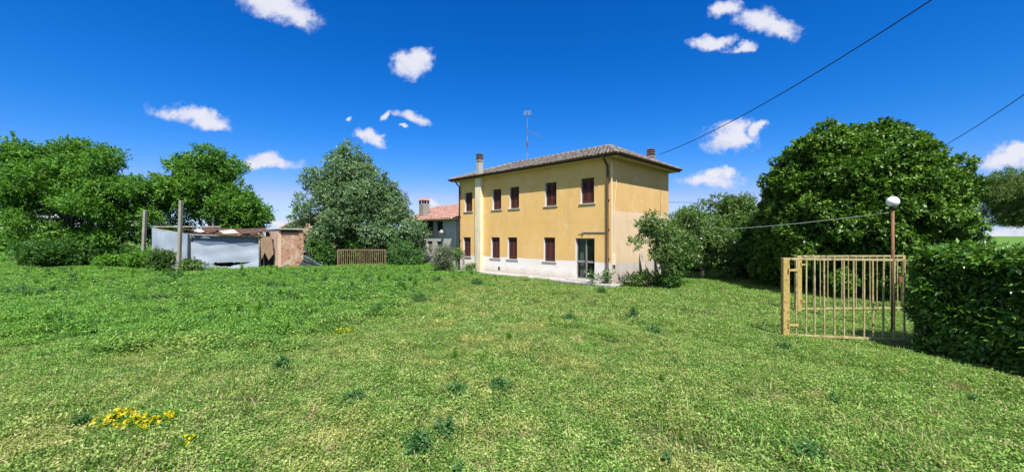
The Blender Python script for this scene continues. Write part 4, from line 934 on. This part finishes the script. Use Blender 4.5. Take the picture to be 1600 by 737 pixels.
shrub('shrub', 'blue green bush right of the rusty gate beside the grey house', (gx(628, 30), 30, 0), [(gx(628, 30), 30, .95, 1.2, .9, 1.1), (gx(648, 30), 30, .6, .7, .6, .7)], 34, .45, 260, (.13, .06), M['bluegreen'], fill=30, group='shrubs along the far lawn edge')
for i, px in enumerate((545, 575, 600)):
    shrub('shrub', ('shaded bush behind the left end of the rusty gate', 'shaded bush behind the middle of the rusty gate', 'shaded bush behind the right end of the rusty gate')[i], (gx(px, 31.5), 31.5, 0), [(gx(px, 31.5), 31.5, .9, 1.0, .7, 1.1)], 12, .5, 200, (.17, .09), M['shrub'], fill=20, group='shrubs along the far lawn edge')
shrub('oleander_bush', 'grey green bush with pale flowers before the grey house', ground(694, 423), [(gx(692, 25.6), 25.7, .85, .62, .5, .8)], 26, .26, 620, (.13, .035), M['olive'], 'bush', fill=60, flowers=(M['flowerwhite'], .05))
shrub('small_rose_tree', 'tiny round headed tree beside the short post at the yellow house', ground(717, 423), [(gx(717, 25.8), 25.8, 1.1, .38, .35, .35)], 10, .2, 700, (.09, .05), M['fruit'], 'bush', fill=60)
shrub('corner_weeds', 'tall straggly weeds with white blooms at the near corner of the yellow house', loc2w(.1, -.55), [(*loc2w(.15, -.5, .42), .22, .2, .45), (*loc2w(-.5, -.9, .12), .4, .2, .12)], 11, .13, 900, (.10, .045), M['fruit'], 'weeds', fill=60, flowers=(M['flowerwhite'], .06))
shrub('wall_plant', 'low plant at the foot of the yellow house left of the chimney breast', ground(734, 424), [(gx(734, 25.2), 25.2, .22, .4, .25, .25)], 8, .15, 800, (.10, .05), M['fruit'], 'plant', fill=50)
shrub('ground_creeper', 'low leafy creeper in the shade under the leaning fruit tree', (gx(1020, 17.8), 17.8, 0), [(gx(1015, 18), 18.0, .1, 1.3, .6, .12), (gx(1003, 18.6), 18.6, .12, .7, .4, .16)], 44, .15, 800, (.10, .06), M['fruit'], 'plant', fill=60)
shrub('shrub', 'dense low shrub around the foot of the leaning fruit tree', (gx(1050, 17.1), 17.1, 0), [(gx(1052, 17.1), 17.1, .4, .28, .25, .45)], 12, .18, 620, (.10, .05), M['shrub'], fill=60, group='shrubs under the fruit trees')
for i, (px, Z, rx, h, lab) in enumerate(((1088, 26, 2.2, 1.3, 'distant thicket seen behind the fruit trees, nearest the house'), (1140, 27, 2.6, 1.6, 'distant thicket seen behind the tallest fruit tree'), (1205, 21, 2.2, 1.2, 'dark thicket at the left foot of the round tree'), (1160, 24, 1.5, 1.1, 'shaded shrub between the trunks of the fruit trees'))):
    shrub('shrub', lab, (gx(px, Z), Z, 0), [(gx(px, Z), Z, h * .55, rx, 1.2, h * .7)], 36, .45, 260, (.16, .08), M['shrub'], fill=30, group='shrubs under the fruit trees')
for i, (px, Z) in enumerate(((-40, 60), (10, 75), (30, 48))):
    shrub('shrub', ('far off bush on the left horizon, largest of the three', 'far off bush on the left horizon, smallest and most distant', 'far off low bush right of the others on the left horizon')[i], (gx(px, Z), Z, 0), [(gx(px, Z), Z, 1.2, 5 - i, 2, 1.5 - .4 * i)], 20, 1.1, 60, (.4, .22), M['robinia'], fill=5, twig=.4, group='bushes on the left horizon')

# hedge ------------------------------------------------------------
hroot = tag(empty('hedge', (8.3, 6.8, 0)), 'clipped dark glossy laurel hedge running out of the right edge', 'hedge')
h0 = np.array([8.02, 7.9]); h1 = np.array([9.45, 1.0]); hd = (h1 - h0) / np.linalg.norm(h1 - h0); hn = np.array([-hd[1], hd[0]]); hn = hn if hn[0] > 0 else -hn
L_ = np.linalg.norm(h1 - h0); HWD = 1.5; HH = 1.93
def hpt(s, w): return h0 + hd * s + hn * w
cr = Crown(); C = []; D = []
def hedge_face(n, fn, nrm):
    q = rng.random((n, 2)); p = fn(q); nn = np.array(nrm); lump = .11 * (np.sin(p[:, 0] * 3.1 + p[:, 1] * 4.3) * np.sin(p[:, 2] * 4.7 + p[:, 1] * 2) + .6 * np.sin(p[:, 1] * 9 + p[:, 2] * 7)); dep = lump * .8 - (rng.random(n) ** 1.3) * .38 + .04
    C.append(p + nn * dep[:, None]); D.append(unit(nn + rng.normal(size=(n, 3)) * .6))
def f_left(q): p = h0 + hd * (q[:, :1] * L_); return np.concatenate([p, .05 + q[:, 1:] * (HH - .08)], 1)
def f_top(q): p = h0 + hd * (q[:, :1] * L_) + hn * (q[:, 1:] * HWD); return np.concatenate([p, np.full((len(q), 1), HH)], 1)
def f_end(q): p = h0 + hn * (q[:, :1] * HWD); return np.concatenate([p, .05 + q[:, 1:] * (HH - .08)], 1)
hedge_face(8600, f_left, (-hn[0], -hn[1], 0)); hedge_face(6200, f_top, (0, 0, 1)); hedge_face(2400, f_end, (-hd[0], -hd[1], 0))
C = np.concatenate(C); D = np.concatenate(D); ho = np.array([8.3, 6.8, 0])
cr.add(*leaves(C - ho, D, 5, .12, .118, .054, .85, 1.5)); cr.build('foliage', M['hedge'], hroot)
mb = MB()
for i in range(26):
    s = L_ * (i + random.random()) / 26; p = hpt(s, random.uniform(.25, 1.1)); b0 = Vector((p[0] - 8.3, p[1] - 6.8, 0)); mb.tube([b0, b0 + Vector((random.uniform(-.15, .15), random.uniform(-.15, .15), .8)), b0 + Vector((random.uniform(-.3, .3), random.uniform(-.3, .3), 1.7))], [.025, .018, .008], 6)
mb.build('stem', M['bark'], hroot, True)

# ------------------------------------------------------------------ weeds on the lawn
def weed(px, py, r, h, label, mat='bluegreen', leaf=(.050, .020), flowers=None, n=None, name='weed_tuft', group='dark weed tufts on the lawn', cat='weed', fn=25):
    p = ground(px, py); p.z = float(gh(p.x, p.y)); root = empty(name, p); tag(root, label, cat, group); ns = n or int(8 + 900 * r * r * 1.6)
    C = []; D = []; mb = MB()
    for i in range(ns):
        a = rng.random() * 6.283; rr = r * rng.random() ** .6 * rng.uniform(.6, 1.5); hh_ = h * max(.25, 1 - .55 * rr / r) * rng.uniform(.5, 1.2); d = np.array([math.cos(a) * rr, math.sin(a) * rr, hh_]); m = 6
        t = np.linspace(.2, 1, m)[:, None]; C.append(d * t + rng.normal(size=(m, 3)) * .008); D.append(np.tile(d / np.linalg.norm(d), (m, 1)))
        if i % 3 == 0: mb.tube([(0, 0, -.02), Vector(d) * .6, Vector(d)], [.004, .003, .0015], 4)
    C = np.concatenate(C); D = np.concatenate(D); cr = Crown(); cr.add(*leaves(C, D, 4, .05, leaf[0], leaf[1], 1.1, .5, lv=.7)); cr.build('foliage', M[mat], root); mb.build('stem', M['nettle'], root)
    if flowers:
        cr = Crown(); idx = rng.choice(len(C), min(fn, len(C)), replace=False); cr.add(*leaves(C[idx] + np.array([0, 0, .045]), D[idx], 6, .01, .036, .03, 1.3, 1.4)); o = cr.build('flowers', M[flowers], root); tag(o, kind='stuff')
W = [(440, 580, .13, .26, 'upright dark weed tuft on the left middle of the lawn'), (655, 700, .17, .20, 'largest blue green weed tuft near the bottom of the lawn'), (694, 676, .15, .20, 'blue green weed tuft just right of the largest tuft'),
     (556, 626, .13, .15, 'dark weed tuft on the lawn between the upright and the largest tufts'), (1020, 519, .20, .22, 'dark weed tuft on the lawn well left of the gate post'), (890, 504, .22, .2, 'low weed tuft on the lawn below the house door'),
     (990, 498, .16, .3, 'thin upright weed tuft left of the tuft nearest the gate'), (782, 606, .20, .16, 'low spreading weed tuft in the middle of the lawn'), (1262, 712, .14, .14, 'dark weed tuft near the bottom right of the lawn'),
     (940, 458, .18, .35, 'small leafy tuft just below the house corner'), (712, 612, .16, .12, 'pale low tuft left of the middle tuft'), (525, 500, .2, .3, 'bushy weed tuft at the edge of the tall weeds, left'),
     (590, 490, .2, .3, 'bushy weed tuft at the edge of the tall weeds, middle'), (655, 470, .3, .3, 'bushy weed tuft at the edge of the tall weeds, right'), (330, 506, .25, .25, 'dark patch of weeds inside the tall growth at left'), (1225, 545, .16, .14, 'small green tuft at the foot of the near gate post'), (745, 445, .35, .3, 'leafy tuft before the pale wall of the yellow house')]
for w in W: weed(*w)
for (px, py, r, h, lab, n) in ((180, 656, .17, .07, 'leftmost and fullest yellow flowering weed clump at bottom left', 26), (212, 664, .13, .08, 'brightest yellow flowering clump in the middle of the row', 22), (240, 667, .11, .07, 'yellow flowering clump at the right end of the row', 16), (196, 648, .12, .06, 'small yellow flowering clump behind the row', 12), (262, 658, .1, .06, 'faint yellow sprig right of the row', 6), (400, 500, .3, .1, 'pale yellow flowering weeds at the edge of the tall growth', 14), (530, 520, .4, .07, 'faint yellow weeds on the lawn right of the tall growth', 12), (300, 695, .1, .05, 'tiny yellow flowers below the bright row', 2)):
    weed(px, py, r, h, lab, 'nettle', (.05, .025), 'yellow_leaf', None, 'yellow_flower', 'yellow flowering weeds on the lawn', 'flower', fn=int(n * 3.3))

# ------------------------------------------------------------------ grass
src = bpy.data.collections.new('grass_sources')
def patch(name, n, rad, hts, L, W, blades, straw, seedv, up=.9, big=0):
    r = np.random.default_rng(seedv); V = []; Fq = []; T = []; MI = []
    a = r.random(n) * 6.283; rr = rad * np.sqrt(r.random(n)); x = rr * np.cos(a); y = rr * np.sin(a)
    isb = r.random(n) < blades
    hh_ = r.uniform(hts[0], hts[1], n); az = r.random(n) * 6.283
    l = L * r.uniform(.6, 1.3, n); w = W * r.uniform(.7, 1.2, n)
    # broad leaves: nearly flat, carried at height hh_
    pit = np.where(isb, r.uniform(.5, 1.35, n), r.normal(.25, .45, n))
    l = np.where(isb, l * 2.0, l); w = np.where(isb, w * .28, w); z0 = np.where(isb, hh_ * .3, hh_)
    d = np.stack([np.cos(az) * np.cos(pit), np.sin(az) * np.cos(pit), np.sin(pit)], 1)
    roll = r.normal(0, .45, n); s = np.stack([-np.sin(az) * np.cos(roll), np.cos(az) * np.cos(roll), np.sin(roll)], 1)
    nn = np.cross(d, s); b = np.stack([x, y, z0], 1); m = b + d * (l * .5)[:, None]; t = b + d * l[:, None] - nn * 0 + np.stack([0 * x, 0 * x, -l * .18], 1)
    V = np.stack([b, m + s * (w / 2)[:, None], t, m - s * (w / 2)[:, None]], 1).reshape(-1, 3)
    Fq = np.arange(4 * n).reshape(-1, 4); T = r.random(n); MI = (r.random(n) < straw).astype(int)
    me = bpy.data.meshes.new(name); me.vertices.add(4 * n); me.vertices.foreach_set('co', V.astype(np.float32).ravel()); me.loops.add(4 * n); me.loops.foreach_set('vertex_index', Fq.astype(np.int32).ravel())
    me.polygons.add(n); me.polygons.foreach_set('loop_start', np.arange(0, 4 * n, 4, dtype=np.int32)); me.polygons.foreach_set('loop_total', np.full(n, 4, dtype=np.int32)); me.update(calc_edges=True)
    me.materials.append(M['grass']); me.materials.append(M['straw']); me.polygons.foreach_set('material_index', MI.astype(np.int32))
    at_ = me.attributes.new('tint', 'FLOAT', 'FACE'); at_.data.foreach_set('value', T.astype(np.float32))
    o = bpy.data.objects.new(name, me); return o
def collection(prefix, specs):
    c = bpy.data.collections.new(prefix)
    for i, s in enumerate(specs): c.objects.link(patch(f'{prefix}_{i}', *s))
    return c
cA = collection('lawn_near', [(1500, .42, (.0, .065), .032, .019, .45, .10, 1), (1500, .42, (.0, .075), .028, .018, .3, .08, 2), (1300, .42, (.0, .055), .040, .017, .65, .16, 3), (1400, .42, (.0, .06), .030, .021, .25, .06, 4)])
cB = collection('lawn_mid', [(800, .6, (.0, .05), .055, .032, .4, .10, 5), (800, .6, (.0, .06), .05, .032, .3, .08, 6), (700, .6, (.0, .05), .06, .03, .5, .14, 7)])
cC = collection('weeds_near', [(800, .38, (.02, .17), .050, .028, .2, .03, 8), (700, .36, (.03, .22), .055, .028, .25, .03, 9), (800, .4, (.0, .12), .045, .028, .15, .05, 10)])
cD = collection('weeds_far', [(520, .8, (.02, .22), .10, .055, .25, .05, 11), (480, .8, (.03, .28), .11, .055, .3, .05, 12), (500, .8, (.0, .16), .10, .06, .2, .08, 13)])
def gn_instancer(obj, coll):
    ng = bpy.data.node_groups.new('scatter', 'GeometryNodeTree'); ng.interface.new_socket('Geometry', in_out='INPUT', socket_type='NodeSocketGeometry'); ng.interface.new_socket('Geometry', in_out='OUTPUT', socket_type='NodeSocketGeometry')
    N = ng.nodes; L = ng.links; gi = N.new('NodeGroupInput'); go = N.new('NodeGroupOutput'); ip = N.new('GeometryNodeInstanceOnPoints'); ci = N.new('GeometryNodeCollectionInfo')
    ci.inputs['Collection'].default_value = coll; ci.inputs['Separate Children'].default_value = True; ci.inputs['Reset Children'].default_value = True; ip.inputs['Pick Instance'].default_value = True
    def na(nm, ty): n = N.new('GeometryNodeInputNamedAttribute'); n.data_type = ty; n.inputs['Name'].default_value = nm; return n.outputs['Attribute']
    L.new(gi.outputs[0], ip.inputs['Points']); L.new(ci.outputs[0], ip.inputs['Instance']); L.new(na('idx', 'INT'), ip.inputs['Instance Index'])
    er = N.new('FunctionNodeEulerToRotation'); L.new(na('rot', 'FLOAT_VECTOR'), er.inputs[0]); L.new(er.outputs[0], ip.inputs['Rotation']); L.new(na('scl', 'FLOAT_VECTOR'), ip.inputs['Scale']); L.new(ip.outputs[0], go.inputs[0])
    md = obj.modifiers.new('scatter', 'NODES'); md.node_group = ng
def lush_h(P):
    return .35 + .65 * np.clip(lushness(P) * 1.1, 0, 1)
def scatter(name, coll, P, ncoll, smin, smax, zs=None):
    n = len(P); me = bpy.data.meshes.new(name); me.vertices.add(n); Z = gh(P[:, 0], P[:, 1]); Z[np.hypot(P[:, 0], P[:, 1]) > 61] = -.05
    me.vertices.foreach_set('co', np.stack([P[:, 0], P[:, 1], Z], 1).astype(np.float32).ravel())
    s = rng.uniform(smin, smax, n); zz = s * (zs if zs is not None else 1)
    x_, y_ = P[:, 0], P[:, 1]; zz = zz * (1 + .35 * np.sin(x_ * 2.3 + 1.7 * np.sin(y_ * 1.1)) * np.sin(y_ * 1.9 + 1.3 * np.sin(x_ * .8))) * (lush_h(P) if name in ('tall_weeds', 'field_weeds') else 1)
    a = me.attributes.new('idx', 'INT', 'POINT'); a.data.foreach_set('value', rng.integers(0, ncoll, n).astype(np.int32))
    a = me.attributes.new('rot', 'FLOAT_VECTOR', 'POINT'); a.data.foreach_set('vector', np.stack([rng.normal(0, .02, n), rng.normal(0, .02, n), rng.random(n) * 6.28], 1).astype(np.float32).ravel())
    a = me.attributes.new('scl', 'FLOAT_VECTOR', 'POINT'); a.data.foreach_set('vector', np.stack([s, s, zz], 1).astype(np.float32).ravel())
    me.materials.append(M['grass'])
    o = bpy.data.objects.new(name, me); col.objects.link(o); gn_instancer(o, coll); tag(o, kind='stuff'); return o
def area(z0, z1, dens, margin=1.5):
    A_ = 0; out = []
    n = int(dens * (1.33 * (z1 ** 2 - z0 ** 2) + 2 * margin * (z1 - z0)))
    z = np.sqrt(rng.random(n) * (z1 ** 2 - z0 ** 2) + z0 ** 2); hw_ = 1.33 * z + margin; x = (rng.random(n) * 2 - 1) * hw_; return np.stack([x, z], 1)
def lushness(P):
    x, y = P[:, 0], P[:, 1]; n = np.sin(x * .55 + 1) * np.cos(y * .45) + .5 * np.sin(x * 1.3 - y * .9) + .3 * np.sin(x * 2.9 + y * 2.3)
    a = np.clip((-3.2 - (x + n * 1.4)) / 2.0, 0, 1) * np.clip((y + n * .9 - 7.0) / 1.6, 0, 1)
    b = np.clip((y + 2.6 * n - 17) / 7, 0, 1) * np.clip((3 - x) / 6, .25, 1)
    return np.maximum(a, b)
inv = house.matrix_basis.inverted()
def clear(P, lawn=True):
    lx = inv[0][0] * P[:, 0] + inv[0][1] * P[:, 1] + inv[0][3]; ly = inv[1][0] * P[:, 0] + inv[1][1] * P[:, 1] + inv[1][3]
    ok = ~((lx > -12.6) & (lx < .35) & (ly > -1.25) & (ly < HD + .3)); ok &= ~((lx > -22) & (lx < -11.) & (ly > .9)); return P[ok]
P = clear(area(2.4, 11, 11, 3)); lu = lushness(P); P1_ = P[rng.random(len(P)) > lu * .45]
scatter('short_grass', cA, P1_, 4, .85, 1.2)
P = clear(area(10, 34, 4.2, 5)); lu = lushness(P); Pm = P[rng.random(len(P)) > lu * .7]; scatter('lawn_grass', cB, Pm, 3, .85, 1.3)
P = clear(area(6, 13, 11)); lu = lushness(P); k_ = rng.random(len(P)) < lu; scatter('tall_weeds', cC, P[k_], 3, .7, 1.25)
P = clear(area(12, 34, 3.6, 5)); lu = lushness(P); k_ = rng.random(len(P)) < lu; P = P[k_]; scatter('field_weeds', cD, P, 3, .7, 1.2, .6)
P = area(34, 75, .8, 4); scatter('far_grass', cD, P, 3, 1.4, 2.2, .8)
def plantmesh(name, ns, rad, h, L, W, seedv):
    r = np.random.default_rng(seedv); C = []; D = []
    for i in range(ns):
        a = r.random() * 6.28; rr = rad * r.random() ** .6; hh_ = h * r.uniform(.5, 1.1); d = np.array([math.cos(a) * rr, math.sin(a) * rr, hh_]); m = 7; tt = np.linspace(.25, 1, m)[:, None]
        C.append(d * tt + r.normal(size=(m, 3)) * .008); D.append(np.tile(d / np.linalg.norm(d), (m, 1)))
    V, Fq, T = leaves(np.concatenate(C), np.concatenate(D), 4, .04, L, W, 1.15, .6, lv=.7)
    me = bpy.data.meshes.new(name); me.from_pydata(V.tolist(), [], Fq.tolist()); me.materials.append(M['bluegreen' if seedv % 3 else 'nettle']); a_ = me.attributes.new('tint', 'FLOAT', 'FACE'); a_.data.foreach_set('value', T.astype(np.float32)); return bpy.data.objects.new(name, me)
cF = bpy.data.collections.new('broadleaf_weeds')
for i, (ns, rad, h, L_l, W_l) in enumerate(((9, .12, .26, .06, .028), (14, .20, .18, .055, .03), (7, .10, .34, .07, .026), (18, .26, .14, .05, .026), (11, .15, .22, .05, .03))): cF.objects.link(plantmesh(f'weed_{i}', ns, rad, h, L_l, W_l, 40 + i))
P = clear(area(6.5, 26, 2.2)); lu = lushness(P); f_ = np.sin(P[:, 0] * 1.1 + np.sin(P[:, 1] * .9)) * np.sin(P[:, 1] * .8 + 1.3 * np.sin(P[:, 0] * .7)); P = P[(rng.random(len(P)) < lu * np.clip(.35 + f_, .03, 1))]
scatter('broadleaf_weeds', cF, P, 5, .6, 1.3)
P = clear(area(3.2, 22, .32)); scatter('scattered_weeds', cF, P[(lushness(P) < .3) & (P[:, 0] < 6.5)], 5, .25, .6)
# stray clover cushions on the short lawn
P = clear(area(3, 16, 1.6)); f_ = np.sin(P[:, 0] * 1.7 + 2 + np.sin(P[:, 1] * 2.7)) * np.sin(P[:, 1] * 1.9 + np.sin(P[:, 0] * 3.1)); P = P[f_ > rng.uniform(-.1, .9, len(P))]; scatter('clover_cushions', cC, P, 3, .22, .8, .6)
P = clear(area(7, 22, .9)); lu = lushness(P); P = P[(lu > .02) & (rng.random(len(P)) < .55)]; scatter('weed_clumps', cC, P, 3, .45, .9, 1.35)
cE = collection('straw_blades', [(70, .5, (.0, .03), .06, .03, .95, .75, 21), (60, .5, (.0, .03), .08, .03, .98, .5, 22)])
scatter('dry_blades', cE, clear(area(2.6, 14, 3.5)), 2, .7, 1.3)
